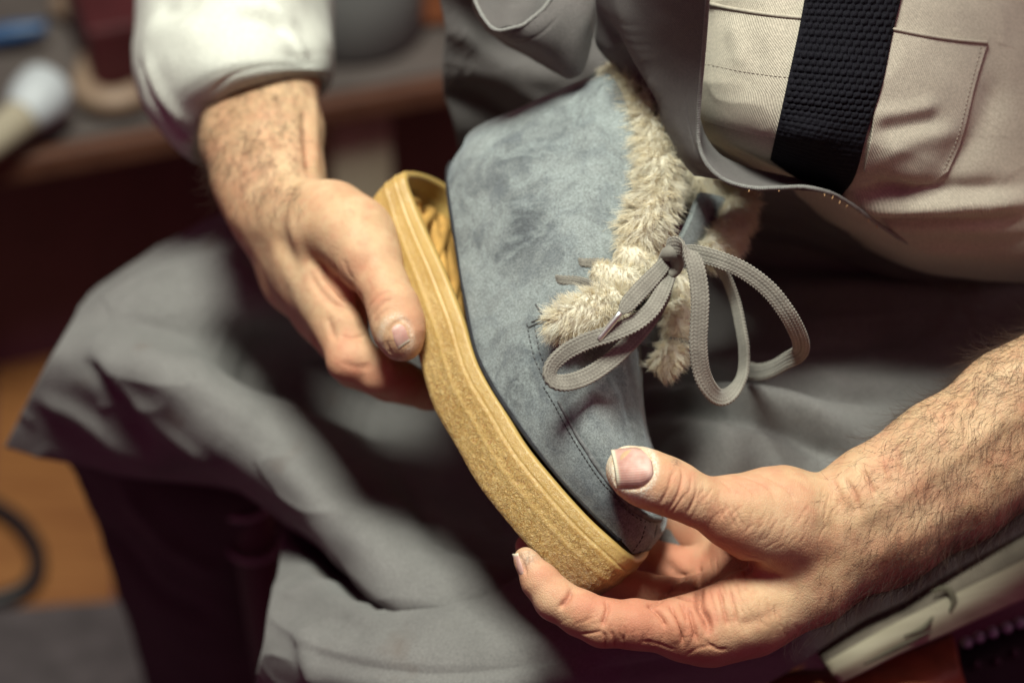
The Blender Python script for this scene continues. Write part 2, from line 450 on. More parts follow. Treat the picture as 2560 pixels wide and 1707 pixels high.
APRON = fabric("apron_twill", (.178, .172, .170), .10, 1.0, .00016, .12, stain=(.12, .085, .07))
BIB_SHADED = fabric("bib_twill_shaded", (.108, .098, .098), .10, 1.0, .00016, .1)  # apron twill made darker: shade on the bib put into the colour
APRON_HEM = fabric("apron_hem", (.235, .232, .225), .12, .7, .0002, .1)
TROUSER = fabric("trouser_cloth", (.055, .030, .042), .15, 1.0, .0001, .1)
SHIRT = fabric("shirt_twill", (.44, .392, .325), .06, 1.15, .00022, .12, ang=.6)
SLEEVE = fabric("sleeve_cotton", (.62, .63, .58), .05, .8, .0001, .08)
STRAP = plain("black_elastic", (.006, .0055, .009), .8, .4, 900, .0003, 1500, spec=.12)
FRAY = plain("frayed_thread", (.50, .30, .15), .8, .2, 300)

def make_wood(name, a, b, scale=14, rough=.55, stretch=(1, 9, 1)):
    m = M(name, rough); mp = m.n("Mapping"); m.l(m.co(), mp.inputs[0]); mp.inputs["Scale"].default_value = stretch
    g = m.noise(scale, 5, .65, mp.outputs[0], .8); m.color(m.mix(m.ramp(g, [(.3, 0), (.7, 1)]), a, b)); m.bump(g, .0008, .5); return m.m
PLANK = make_wood("floor_wood", (.17, .06, .018), (.26, .11, .034), 10, .5, (1, 8, 1))
BENCHTOP = plain("bench_top_grey", (.085, .07, .065), .75, .25, 14, .0006, 120)
BENCHEDGE = make_wood("bench_edge_wood", (.075, .028, .016), (.12, .05, .028), 12)
DARKWOOD = make_wood("dark_shade_wood", (.066, .017, .036), (.092, .026, .048), 9)  # maroon of the under-bench shade put into the wood colour
PALEWOOD = make_wood("pale_worn_wood", (.27, .235, .165), (.40, .36, .27), 10, .7)
RED = plain("dark_red_paint", (.06, .012, .014), .5, .2, 20)
BEIGE = plain("beige_enamel", (.24, .17, .12), .5, .15, 20)
BLUE = plain("blue_plastic", (.03, .085, .20), .4, .15, 20)
WHITE = plain("white_plastic", (.46, .50, .53), .5, .08, 20)
JARWHITE = plain('jar_white', (.12, .122, .12), .5, .1, 20)
BOARDTOP = plain('board_top', (.15, .125, .10), .85, .3, 30, .0006, 200)
BROWN = plain("brown_leather", (.28, .095, .04), .45, .35, 40, .0006, 300)
BLACK = plain("black_rubber", (.012, .01, .013), .45, .3, 60, .0003, 600)
MAT_GREY = plain("floor_mat", (.055, .045, .048), .9, .3, 40, .001, 260)
# ------------------------------------------------------------------ the sitter's hands and forearms (one mesh with the arms above)
person = thing("person", "seated cobbler in beige shirt and grey apron holding a shoe in both hands", "person", (150, -330, -330))

def build_body():
    Vs, Fs, cols, o = [], [], [], 0
    # ---- hand on the toe, thumb on top of the vamp
    f = Field()
    ax = [(3080, 735, 75), (2820, 895, 45), (2560, 1062, 30), (2370, 1183, 20), (2200, 1290, 15), (2040, 1390, 14)]
    hw = [(11, 29), (10.5, 27), (10, 24), (9, 22.5), (8, 21.5), (8, 19.5)]
    px_, py_ = .53, .85
    f.add_core([(a[0]-px_*h[0]/K, a[1]-py_*h[0]/K, a[2]-2, h[1]) for a, h in zip(ax, hw)], 14)
    f.add_core([(a[0]+px_*h[0]/K, a[1]+py_*h[0]/K, a[2]+4, h[1]) for a, h in zip(ax, hw)], 14)
    f.add_core([(2010, 1462, 20, 20), (1880, 1530, 12, 18), (1775, 1570, 9, 15.5), (1715, 1575, 8, 13)], 10)
    f.add_core([(2010, 1400, 32, 20), (1800, 1480, 38, 13)], 10)
    f.add_core([(2020, 1345, 45, 18), (1800, 1400, 68, 12)], 10)
    f.add_core([(2040, 1312, 18, 21), (1950, 1292, 4, 21.5), (1890, 1290, 0, 18.5), (1838, 1281, -5, 15.2)], 9)
    f.add_core([(1880, 1340, 30, 13), (1805, 1400, 58, 9)], 9)
    f.add_limb([(1850, 1284, -5, 15.0), (1800, 1268, -9, 12.6), (1745, 1250, -13, 11.2), (1690, 1226, -15, 12.3), (1650, 1209, -15, 12.9), (1610, 1191, -14.5, 12.7), (1583, 1177, -13, 11.2), (1571, 1171, -11, 10.0)], 3.0, 7)
    f.add_limb([(1760, 1572, 9, 13.2), (1690, 1570, 5, 12.6), (1590, 1561, 1, 11.6), (1512, 1556, -1, 11.3), (1450, 1530, 0, 10.4), (1390, 1498, 2, 9.8), (1350, 1450, 4, 8.2), (1318, 1402, 6, 5.4), (1312, 1394, 6.5, 4.6)], 2.6, 7)
    f.add_limb([(1790, 1520, 30, 12), (1720, 1508, 34, 11.5), (1600, 1482, 38, 9.8), (1560, 1470, 38, 9.2), (1440, 1430, 36, 9), (1360, 1370, 38, 8), (1322, 1365, 38, 6.4)], 2.6, 7)
    f.add_limb([(1800, 1450, 55, 12), (1720, 1425, 68, 11), (1610, 1395, 80, 10.3), (1500, 1380, 82, 9.5), (1420, 1350, 80, 8.5)], 2.6, 7)
    f.add_limb([(1810, 1390, 70, 11.5), (1740, 1340, 88, 10.5), (1650, 1300, 100, 10), (1560, 1290, 104, 9), (1490, 1280, 104, 8)], 2.6, 7)
    lo = C(1270, 1760, 135)*np.array((1, 1, 1)); hi = C(2990, 640, -45)
    lo = np.array((C(1270, 0, 0)[0]-2, C(0, 1740, 60)[1], -135.)); hi = np.array((C(2990, 0, 60)[0], C(0, 640, 60)[1], 45.))
    V, F = sdf_mesh(f, lo, hi, .62); V = relax(V, F, 3, .5)
    N = normals(V, F); V = V+N*(0.55*noise(V, 16, 3)+.28*noise(V, 7, 4))[:, None]
    c = np.zeros((len(V), 3)); U = px(V)
    T = []   # creases: points, width, depth
    cre = [([(1688,1172),(1678,1195),(1670,1223),(1658,1246),(1647,1266)], .75, -.75), ([(1703,1169),(1706,1195),(1698,1228),(1686,1253),(1668,1279)], .75, -.85),
      ([(1714,1233),(1693,1264),(1678,1284)], .7, -.6), ([(1728,1190),(1727,1215),(1718,1240)], .7, -.45), ([(1742,1205),(1740,1235),(1730,1262),(1712,1290)], .8, -.4), ([(1758,1215),(1760,1245),(1750,1275)], .8, -.35),
      ([(1622,1508),(1650,1537),(1668,1566)], 1.2, -1.9), ([(1674,1512),(1691,1550),(1704,1588),(1705,1614)], 1.1, -1.7), ([(1722,1515),(1732,1568),(1740,1601)], 1.1, -1.6), ([(1700,1500),(1712,1530),(1716,1560)], 1.0, -1.0), ([(1650,1500),(1690,1490),(1735,1500)], 1.3, -1.4),
      ([(1748,1415),(1747,1479),(1750,1517),(1765,1545),(1775,1588)], 1.9, -3.4), ([(1796,1473),(1808,1517),(1821,1570)], 1.0, -1.2), ([(1822,1470),(1836,1520),(1840,1560)], .9, -.9), ([(1770,1470),(1785,1520),(1796,1570)], .8, -.6),
      ([(1432,1472),(1420,1496),(1398,1520)], 1.3, -1.6), ([(1513,1496),(1519,1519),(1512,1545),(1505,1568)], 1.2, -1.4), ([(1508,1578),(1514,1598),(1512,1622)], .8, -.9), ([(1528,1575),(1536,1598),(1536,1618)], .8, -.8), ([(1550,1580),(1560,1602),(1563,1620)], .7, -.5), ([(1452,1584),(1480,1582),(1506,1576)], .8, -.6),
      ([(2152,1167),(2170,1197),(2186,1233)], 1.2, -1.2), ([(2107,1190),(2132,1225),(2145,1256),(2150,1290)], 1.3, -1.0), ([(2209,1150),(2221,1185),(2226,1210)], 1.0, -.8), ([(2080,1196),(2098,1235),(2100,1280)], 1.2, -.8), ([(2240,1120),(2252,1160),(2256,1190)], 1.4, -.8),
      ([(1854,1190),(1890,1202),(1923,1223),(1943,1256)], .75, -.6), ([(1943,1205),(1969,1225),(1987,1248)], .75, -.6), ([(1845,1205),(1875,1225),(1893,1250)], .7, -.45), ([(1900,1188),(1930,1200),(1950,1215)], .7, -.4), ([(1800,1200),(1818,1215),(1830,1235)], .7, -.45), ([(1830,1260),(1845,1290),(1860,1320)], .8, -.45), ([(1812,1255),(1826,1290),(1838,1318)], .8, -.5), ([(1795,1250),(1803,1280),(1815,1305)], .8, -.4),
      ([(1800,1370),(1825,1398),(1862,1412),(1900,1410)], 3.2, -3.0, 1), ([(1655,1395),(1700,1440),(1730,1440),(1745,1430)], 3, -1.5), ([(1610,1520),(1650,1500),(1690,1450),(1730,1430)], 1.6, -1.5), ([(1640,1480),(1680,1470),(1710,1440)], 1.2, -.9),
      ([(1850,1560),(1900,1545),(1960,1520)], 3, -.8), ([(1600,1600),(1640,1607),(1690,1625)], 1, -.4), ([(1760,1600),(1790,1620),(1820,1622)], 1, -.6), ([(1715,1640),(1745,1620),(1790,1612)], 1, -.4)]
    rg = random.Random(5)
    for (u0, v0, u1, v1, w, ang, n, ln, dp) in [(1730,1240,1840,1290,50,110,22,46,.22), (1850,1300,2020,1330,90,125,26,50,.2), (1830,1460,1960,1560,70,70,34,60,.26), (1640,1560,1770,1610,36,85,16,40,.28), (1540,1570,1640,1600,40,95,14,36,.24), (1780,1420,1850,1560,40,75,18,60,.3), (2050,1260,2160,1240,60,112,16,60,.3), (1600,1270,1680,1280,18,80,8,26,.25), (1400,1530,1500,1560,40,150,10,30,.22), (1860,1400,1960,1430,50,20,12,50,.25)]:
        for _ in range(n):
            t = rg.random(); cu = u0+(u1-u0)*t+rg.uniform(-w, w)*.5; cv = v0+(v1-v0)*t+rg.uniform(-w, w)*.5
            a = math.radians(ang+rg.gauss(0, 9)); l = ln*rg.uniform(.5, 1.2)/2; b = rg.uniform(-.2, .2)*l
            cre.append(([(cu-math.cos(a)*l, cv-math.sin(a)*l), (cu+math.sin(a)*b, cv-math.cos(a)*b), (cu+math.cos(a)*l, cv+math.sin(a)*l)], .6, -dp*rg.uniform(.6, 1.4)))
    bv = bvh_of(V, F)
    V2, amt = emboss(V, F, cre, bv, .6)
    c[:, 0] += np.clip(-amt*.3, 0, .35); c[:, 2] += np.clip(-amt-.45, 0, 1)*.35; c[:, 0] += np.clip(.12+.30*noise(V, 13, 61)+.2*noise(V, 5, 62), 0, .4)
    # tendons and swellings
    up = [([(2100,1330),(2250,1235),(2420,1120),(2560,1020)], 5, 1.0), ([(2140,1420),(2300,1330),(2500,1210)], 6, .9), ([(1860,1500),(1900,1560),(1850,1610)], 8, 1.2), ([(1690,1535),(1692,1570),(1690,1600)], 3.2, 1.2), ([(1570,1520),(1580,1560),(1585,1590)], 6, 1.0), ([(1655,1510),(1670,1545),(1680,1580)], 3, .9), ([(1712,1540),(1722,1570),(1726,1600)], 3, 1.0), ([(1470,1500),(1460,1530),(1440,1560)], 5, .6)]
    V3, _ = emboss(V2, F, up, bv, 1.5)
    def blob(cu, cv, ru, rv, a, ch):
        g = np.exp(-(((U[:, 0]-cu)/ru)**2+((U[:, 1]-cv)/rv)**2)); c[:, ch] += a*g
    for b in [(1360, 1440, 70, 60, .65, 0), (1480, 1510, 60, 40, .6, 0), (1590, 1540, 60, 60, .5, 0), (1540, 1465, 70, 40, .7, 0), (1690, 1420, 130, 120, .85, 0), (1740, 1560, 90, 80, .5, 0), (1640, 1590, 130, 50, .35, 0), (1700, 1200, 50, 45, .35, 0), (1900, 1215, 90, 40, .28, 0), (1560, 1240, 60, 40, .3, 0), (1820, 1400, 60, 60, .5, 0), (2215, 1160, 30, 40, .25, 0), (2330, 1240, 60, 40, .25, 0)]: blob(*b)
    # chalky ring round the thumb nail and over the tip
    q = np.sqrt(((U[:, 0]-1583)/52)**2+((U[:, 1]-1170)/58)**2); z = V[:, 2] > 0
    c[:, 1] += np.where(z, np.exp(-((q-1.08)/.17)**2)*1.05, 0)+np.where(z & (U[:, 0] < 1545) & (U[:, 1] < 1240), .75, 0)
    c[:, 1] += np.where(z, .6*np.exp(-(((U[:, 0]-1590)/60)**2+((U[:, 1]-1245)/16)**2)), 0)
    g = np.exp(-(((U[:, 0]-1318)/22)**2+((U[:, 1]-1392)/22)**2)); c[:, 1] += .5*g; c[:, 2] += .5*g
    c[:, 2] += .8*np.exp(-(((U[:, 0]-1690)/12)**2+((U[:, 1]-1155)/10)**2))
    nailgroove = [(1559,1117),(1585,1116),(1608,1130),(1624,1150),(1630,1172),(1622,1195),(1608,1213),(1590,1222),(1560,1219),(1541,1212),(1535,1195),(1536,1160),(1545,1130),(1559,1117)]
    V3, a2 = emboss(V3, F, [(nailgroove, 1.0, -1.0, 0)], bv, .6)
    ny = [(1292,1383),(1303,1398),(1312,1420),(1315,1440)]
    V3, _ = emboss(V3, F, [(ny, .9, -.8)], bv, .6)
    Vs.append(V3); Fs.append(F); cols.append(c); H1 = (V3, F)
    # ---- hand at the heel, thumb on the side of the sole
    f = Field()
    ax = [(560, -230, 300), (600, 0, 245), (640, 200, 195), (655, 340, 165), (672, 450, 142), (690, 520, 130)]
    hw = [(10, 27), (9.5, 25), (9, 22.5), (8.5, 21.5), (7, 19.5), (7, 18)]
    f.add_core([(a[0]-.97*h[0]/.205, a[1]+.2*h[0]/.205, a[2]+4, h[1]) for a, h in zip(ax, hw)], 13)
    f.add_core([(a[0]+.97*h[0]/.205, a[1]-.2*h[0]/.205, a[2]-1, h[1]) for a, h in zip(ax, hw)], 13)
    f.add_core([(700, 520, 130, 18.5), (790, 660, 108, 17), (838, 762, 92, 14)], 9)
    f.add_core([(678, 545, 146, 18), (742, 690, 135, 17), (805, 780, 120, 14.5)], 9)
    f.add_core([(690, 560, 134, 17), (772, 690, 114, 15.5), (822, 775, 101, 13)], 9)
    f.add_core([(745, 530, 116, 18.5), (830, 556, 96, 18.6), (888, 590, 82, 17.2), (918, 640, 74, 14.6)], 9)
    f.add_core([(880, 690, 92, 9), (850, 740, 96, 9)], 9)
    f.add_limb([(905, 615, 78, 15), (930, 660, 70, 13.8), (958, 715, 62, 12.4), (984, 772, 55, 12.4), (997, 815, 52, 12.6), (1003, 840, 51, 11.4), (1006, 853, 51, 9.6)], 3, 8)
    f.add_limb([(825, 740, 95, 14), (850, 815, 86, 13), (878, 895, 76, 11.8), (940, 930, 78, 10.4), (1000, 952, 90, 10), (1070, 975, 108, 9.5), (1130, 990, 125, 8.5)], 3, 8)
    f.add_limb([(800, 760, 118, 14), (848, 840, 112, 12.5), (885, 915, 110, 10.5), (970, 955, 122, 9.8), (1060, 975, 138, 9)], 3, 8)
    f.add_limb([(800, 770, 138, 12), (850, 830, 142, 11), (900, 900, 146, 10), (990, 945, 162, 9)], 3, 8)
    lo = np.array((C(440, 0, 200)[0], C(0, 1070, 110)[1], -345.)); hi = np.array((C(1170, 0, 60)[0], C(0, -330, 300)[1], -25.))
    V, F = sdf_mesh(f, lo, hi, .95); V = relax(V, F, 3, .5)
    N = normals(V, F); V = V+N*(0.6*noise(V, 17, 13)+.25*noise(V, 7, 14))[:, None]
    U = px(V); c = np.zeros((len(V), 3)); bv = bvh_of(V, F)
    cre = [([(918,790),(925,765),(945,742),(970,730),(990,728)], .9, -.8), ([(932,800),(938,780),(958,758),(985,745)], .9, -.8), ([(940,812),(950,790),(975,770)], .8, -.5), ([(1000,722),(1010,735)], 1, -.3),
      ([(800,650),(815,690),(845,730),(880,760)], 2.2, -2.2), ([(775,680),(795,722),(830,758),(865,778)], 2.0, -1.2), ([(835,660),(850,700),(880,730)], 1.6, -.8), ([(860,650),(870,680),(885,700)], 1.5, -.5),
      ([(900,735),(908,780),(922,825)], 2.2, -1.4), ([(850,840),(880,846),(915,838)], 1.2, -1.0), ([(855,905),(890,918),(930,915)], 1.6, -.5), ([(820,790),(830,830),(840,850)], 2, -1.2),
      ([(760,270),(765,360),(775,450)], 2.2, -1.8)]
    V, amt = emboss(V, F, cre, bv, .8); c[:, 0] += np.clip(-amt*.1, 0, .2); c[:, 0] += np.clip(.10+.28*noise(V, 14, 63)+.18*noise(V, 5, 64), 0, .4)
    V, _ = emboss(V, F, [([(725,545),(745,620),(790,700)], 5, 1.4), ([(700,540),(690,620),(745,720)], 6, 1.2), ([(840,790),(865,800),(890,805)], 5, 1.6), ([(820,690),(845,745),(880,770)], 2.2, 1.2), ([(785,230),(788,340),(790,430)], 3.5, 1.4), ([(650,250),(660,350),(690,440)], 6, 1.2)], bv, 1.5)
    for b in [(940, 760, 70, 50, .5, 0), (1030, 800, 30, 60, .4, 0), (900, 930, 80, 40, .65, 0), (1000, 970, 80, 40, .75, 0), (860, 880, 50, 50, .45, 0), (890, 660, 40, 40, .25, 0), (850, 760, 50, 60, .1, 0), (600, 500, 60, 200, .2, 0)]: blob(*b)
    g = np.exp(-(((U[:, 0]-1000)/28)**2+((U[:, 1]-892)/12)**2)); c[:, 2] += .5*g
    q = np.sqrt(((U[:, 0]-990)/36)**2+((U[:, 1]-846)/50)**2); c[:, 1] += .55*np.exp(-((q-1.1)/.2)**2)*(V[:, 2] > -60)
    V, _ = emboss(V, F, [([(974,880),(968,858),(972,830),(988,808),(1010,800),(1024,812),(1030,832)], 1.0, -.8, 0)], bv, .6)
    Vs.append(V); Fs.append(F); cols.append(c); H2 = (V, F)
    # ---- trunk, shoulders, neck and bowed head above the picture (coarser)
    f = Field(); e1, e2 = C(3000, 785, 65), C(560, -230, 300)
    f.add_core_mm([(215, 215, -205, 105), (200, 300, -160, 105)], 30)
    f.add_core_mm([(60, 330, -175, 62), (330, 320, -130, 62)], 40)
    f.add_core_mm([(205, 380, -100, 60), (205, 460, 30, 58), (195, 505, 150, 60)], 25)
    f.add_core_mm([(215, 545, 215, 86), (202, 510, 268, 78)], 20); f.add_core_mm([(192, 462, 292, 54), (184, 434, 306, 38)], 20)
    f.add_core_mm([(188, 464, 352, 9), (184, 452, 366, 8)], 10)
    f.add_core_mm([(350, 320, -130, 52), (430, 150, -110, 46), (e1[0]+70, e1[1]+30, e1[2]-10, 40), (e1[0]-10, e1[1], e1[2], 33)], 25)
    f.add_core_mm([(40, 330, -180, 52), (-80, 330, -270, 46), (e2[0]-10, e2[1]+60, e2[2]-20, 40), (e2[0], e2[1]+8, e2[2], 31)], 25)
    V, F = sdf_mesh(f, np.array((-260., -200., -390.)), np.array((530., 640., 400.)), 5.0); V = relax(V, F, 3, .5)
    Vs.append(V); Fs.append(F); cols.append(np.zeros((len(V), 3)))
    return Vs, Fs, cols, H1, H2
_Vs, _Fs, _cols, H1, H2 = build_body()
_n = len(_Vs[0]); _n2 = _n+len(_Vs[1])
body = mk("body", np.concatenate(_Vs), np.concatenate((_Fs[0], _Fs[1]+_n, _Fs[2]+_n2)), SKIN, person, col=np.clip(np.concatenate(_cols), 0, 1))
BV1, BV2 = bvh_of(*H1), bvh_of(*H2)

def nail(name, center, axl, axw, L, Wd, bvh, lift, label):
    """axl: px direction base->free edge, axw: px direction across; sits on the fingertip"""
    na, nb = 26, 22; V = []; col = []; uv = []
    cu, cv = center
    cand = []
    for i in range(na):
        for j in range(nb):
            a = i/(na-1)*2-1; b = j/(nb-1)*2-1
            wfac = 1-.30*max(0, -a-.15)**2*1.6-.05*max(0, a)       # rounded base
            bb = b*wfac
            aa = a-.14*(1-b*b)*(1 if a < 0 else 0)*abs(a)+.05*b*b*a
            u = cu+axl[0]*aa*L/2+axw[0]*bb*Wd/2; v = cv+axl[1]*aa*L/2+axw[1]*bb*Wd/2
            cand.append((u, v, a, b))
    # fit a smooth quadric depth to the skin below
    A, z = [], []
    for u, v, a, b in cand:
        r = hit(bvh, u, v)
        if r is not None: A.append((1, a, b, a*a, a*b, b*b)); z.append(-r[0][2])
    co = np.linalg.lstsq(np.array(A), np.array(z), rcond=None)[0]
    for u, v, a, b in cand:
        d = co @ np.array((1, a, b, a*a, a*b, b*b))-lift+1.5*abs(b)**6+1.2*max(0, -a)**8
        V.append(C(u, v, d)); uv.append((b*8, a*8))
        col.append((1.0*(1/(1+math.exp(-(a-.80)*40))), .7*math.exp(-((a+.78+.25*b*b)/.16)**2), 0))
    V = np.array(V); F = grid_faces(na, nb)
    if np.mean(normals(V, F)[:, 2]) < 0: F = F[:, ::-1]
    o = mk(name, V, F, NAIL, person, uv=uv, col=np.array(col), label=label)
    m = o.modifiers.new("thickness", 'SOLIDIFY'); m.thickness = .0006; m.offset = -1
    return o
nail("thumb_nail", (1581, 1169), (-.995, .06), (.16, .99), 90, 102, BV1, 1.35, "broad pink thumb nail with pale free edge")
nail("thumb_nail", (1000, 838), (.36, .84), (.72, -.50), 58, 54, BV2, .4, "thumb nail with dirt under its free edge")
nail("finger_nail", (1297, 1410), (-.3, -.95), (.9, -.2), 56, 20, BV1, .3, None)

def strands(name, roots, dirs, lens, rad, mat, parent, seg=5, curl=.25, seed=3, tint=None, label=None, sides=3, droop=0.0):
    """many fine tapering hairs as one mesh (roots, unit directions, lengths in mm)"""
    n = len(roots); rng = np.random.default_rng(seed)
    P = np.zeros((n, seg+1, 3)); P[:, 0] = roots; d = dirs.copy(); cd = unit(rng.normal(size=(n, 3)))*curl
    for k in range(seg):
        d = unit(d+cd*(0.6 if k else .2)+rng.normal(size=(n, 3))*curl*.25-UPC*droop); P[:, k+1] = P[:, k]+d*(lens/seg)[:, None]
    T = unit(np.gradient(P, axis=1)); A = unit(np.cross(T, unit(rng.normal(size=(n, 1, 3))))); B = np.cross(T, A)
    r = (rad if np.isscalar(rad) else rad[:, None])*np.linspace(1, .25, seg+1)[None, :]
    th = np.arange(sides)*2*math.pi/sides
    V = P[:, :, None]+(A[:, :, None]*np.cos(th)[None, None, :, None]+B[:, :, None]*np.sin(th)[None, None, :, None])*np.broadcast_to(r, (n, seg+1))[:, :, None, None]
    V = V.reshape(-1, 3); i, k, s = np.meshgrid(np.arange(n), np.arange(seg), np.arange(sides), indexing='ij'); s2 = (s+1) % sides
    b = i*(seg+1)*sides
    F = np.stack((b+k*sides+s, b+k*sides+s2, b+(k+1)*sides+s2, b+(k+1)*sides+s), -1).reshape(-1, 4)
    col = None
    if tint is not None: col = np.repeat(np.repeat(tint[:, None], seg+1, 1).reshape(-1, 3), sides, 0)
    return mk(name, V, F, mat, parent, col=col, label=label, kind="stuff")

def arm_hair(H, n, fn, along, seed, rad, lmin, lmax):
    V, F = H; N = normals(V, F); U = px(V); rng = np.random.default_rng(seed)
    w = fn(U, V, N); w = np.maximum(w, 0); idx = rng.choice(len(V), n, p=w/w.sum(), replace=False)
    t = unit(C(*along[1])-C(*along[0]))
    base = t+np.stack((noise(V[idx], 14, seed), noise(V[idx], 14, seed+1), noise(V[idx], 14, seed+2)), 1)*.55+rng.normal(size=(n, 3))*.38
    d = base-N[idx]*np.sum(base*N[idx], 1)[:, None]; d = unit(unit(d)+N[idx]*rng.uniform(.15, .6, (n, 1)))
    return strands("arm_hair", V[idx]-N[idx]*.1, d, rng.uniform(lmin, lmax, n), rad, HAIR, person, 6, .38, seed, label=None)
arm_hair(H1, 5200, lambda U, V, N: np.clip((U[:, 0]-2010-.25*(1350-U[:, 1]))/260, 0, 1)**1.3*(.35+.65*np.clip((U[:, 1]-(1750-.37*U[:, 0]-520))/200, 0, 1))*(N[:, 2] > -.75)*(U[:, 0] < 2640)*(1+1.2*np.clip((U[:, 1]-(2420-.46*U[:, 0]))/60, 0, 1)),
         ((2500, 1050, 30), (2060, 1450, 15)), 21, .055, 8, 20)
arm_hair(H2, 1800, lambda U, V, N: np.clip((560-U[:, 1])/160, 0, 1)*(U[:, 1] > 150)*(N[:, 2] > -.3)*(U[:, 0] < 760), ((640, 200, 195), (600, 480, 150)), 22, .085, 7, 15)
# ------------------------------------------------------------------ the shoe
shoe = thing("shoe", "grey suede ankle shoe with cream plush trim and amber crepe sole peeling at the heel", "shoe", (10, -90, -60))
HV = unit(np.array((.75, .60, .27))); WV = unit(np.array((.30, 0.02, -.95)))

def build_sole():
    T = [(1010,436,92),(1030,500,87),(1060,572,79),(1104,668,67),(1150,783,54),(1192,912,40),(1257,1023,28),(1312,1113,18),(1384,1202,10),(1464,1291,4),(1536,1358,1),(1578,1394,4),(1600,1400,18),
         (1622,1380,44),(1625,1330,74),(1585,1250,98),(1520,1150,112),(1460,1060,122),(1400,960,130),(1345,850,138),(1290,740,144),(1245,640,150),(1200,555,154),(1155,495,152),(1110,458,144),(1066,436,128),(1030,428,108)]
    n = 640; L = cr_closed(Cs(T), n); t = np.arange(n)
    th = np.interp(L[:, 1], [C(0, 1300)[1], C(0, 900)[1], C(0, 700)[1], C(0, 430, 90)[1]], [29.5, 28.5, 27.5, 21.0])
    Bv = -unit(np.array((.76, .64, .25)))
    tan = unit(np.roll(L, -1, 0)-np.roll(L, 1, 0)); out = unit(np.cross(tan, np.tile(HV, (n, 1))))
    cen = L.mean(0)
    if np.mean(np.sum(out*(L-cen), 1)) < 0: out = -out
    rows, tint = [], []
    prof = [(-.0, -9.5, 14.0), (-.0, -7.0, 13.0), (0, -4.6, 6), (0, -4.2, 1.2), (0, -3.6, .15), (0, -2.0, -.25), (0, -.5, -.1), (0, .2, .5)]
    for _, o, dn in prof: rows.append(L+out*o+Bv*dn); tint.append(np.tile((0., .85, 0), (n, 1)))
    m = 58
    toe = np.clip((px(L)[:, 0]-1380)/200, 0, 1)*np.clip((px(L)[:, 1]-1210)/150, 0, 1)
    for k in range(1, m+1):
        s = k/m
        o = .35+1.5*math.sin(math.pi*s)**.8-.6*math.exp(-((s-.185)/.014)**2)+.35*math.exp(-((s-.23)/.04)**2)+.45*math.exp(-((s-.50)/.05)**2)-.9*max(0, s-.93)/.07
        R = L+out*o+Bv*(s*th)[:, None]+Bv*.5
        crp = (.45+.55*np.clip((s-.24)/.08, 0, 1))*(1-.35*math.exp(-((s-.50)/.05)**2))
        heelsm = np.interp(px(L)[:, 1], [650, 900], [.35, 1.0])
        wgt = crp*heelsm
        R = R+out*((.12*noise(R, 2.4, 31)+.24*noise(R, 1.15, 32))*wgt)[:, None]
        rows.append(R); cc = np.zeros((n, 3)); cc[:, 0] = np.maximum(wgt, .06); cc[:, 1] = (.28 if s < .2 else .25*math.exp(-((s-.50)/.05)**2)); cc[:, 2] = toe*.75*np.clip((s-.25)/.6, 0, 1)
        tint.append(cc)
    Bt = rows[-1]; c2 = Bt.mean(0)
    for f in (.97, .8, .5, .2, .02): rows.append(c2+(Bt-c2)*f+Bv*(.6 if f < .95 else .3)); tint.append(np.tile((.6, 0, 0), (n, 1)))
    V = np.concatenate(rows); F = grid_faces(len(rows), n, True)
    if np.mean(np.sum(normals(V, F)[n*30:n*31]*out, 1)) < 0: F = F[:, ::-1]
    sole = mk("sole", V, F, CREPE, shoe, col=np.concatenate(tint), label="amber crepe rubber sole with pebbled side wall")
    # hollow inside: floor and lattice ribs
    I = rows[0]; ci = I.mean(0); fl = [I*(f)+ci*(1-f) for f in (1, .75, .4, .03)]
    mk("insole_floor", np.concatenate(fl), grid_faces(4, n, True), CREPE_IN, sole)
    # ribs run diagonally across the heel cavity
    a = 0
    for k in range(7):
        for sgn in (0, 1):
            s = .045+.095*k
            iN = int(s*n*.42) % n; iF = (n-int((s+(.11 if sgn else -.11)+.02)*n*.42)) % n
            p, q = I[iN]-Bv*1.0, I[iF]-Bv*1.0; mid = (p+q)/2
            Vr, Fr = tube([p, mid-Bv*3, q], 3.0, 8, 6.0); mk("rib", Vr, Fr, CREPE_RIB, sole)
    return sole
sole = build_sole()

# ---- upper: stations from heel to toe (near bottom, near middle, near top, widths)
ST = [((1130,405,128),(1185,322,118),(1490,184,100),.6,.6,.6,-60), ((1119,432,101),(1200,338,92),(1515,194,86),50,45,35,-62), ((1124,505,85),(1272,385,70),(1548,248,72),62,60,50,-66), ((1143,620,70),(1340,475,50),(1578,350,58),66,66,58,-68),
      ((1162,740,56),(1382,585,38),(1588,450,48),68,68,60,-64), ((1188,870,44),(1402,700,27),(1580,560,38),74,72,60,-45), ((1232,965,33),(1418,800,18),(1562,690,32),82,76,48,-3), ((1292,1055,24),(1442,925,11),(1560,815,30),88,80,38,2),
      ((1352,1135,16),(1472,1028,5),(1560,930,27),90,82,35,3), ((1425,1222,10),(1512,1136,2),(1566,1048,23),88,80,33,3), ((1495,1295,6),(1556,1215,1),(1588,1142,20),80,72,30,3), ((1550,1350,8),(1596,1284,8),(1610,1226,22),62,56,28,2), ((1583,1385,17),(1620,1336,20),(1634,1288,32),36,34,20,1), ((1600,1390,36),(1634,1350,38),(1642,1308,42),.3,.3,.3,.2)]
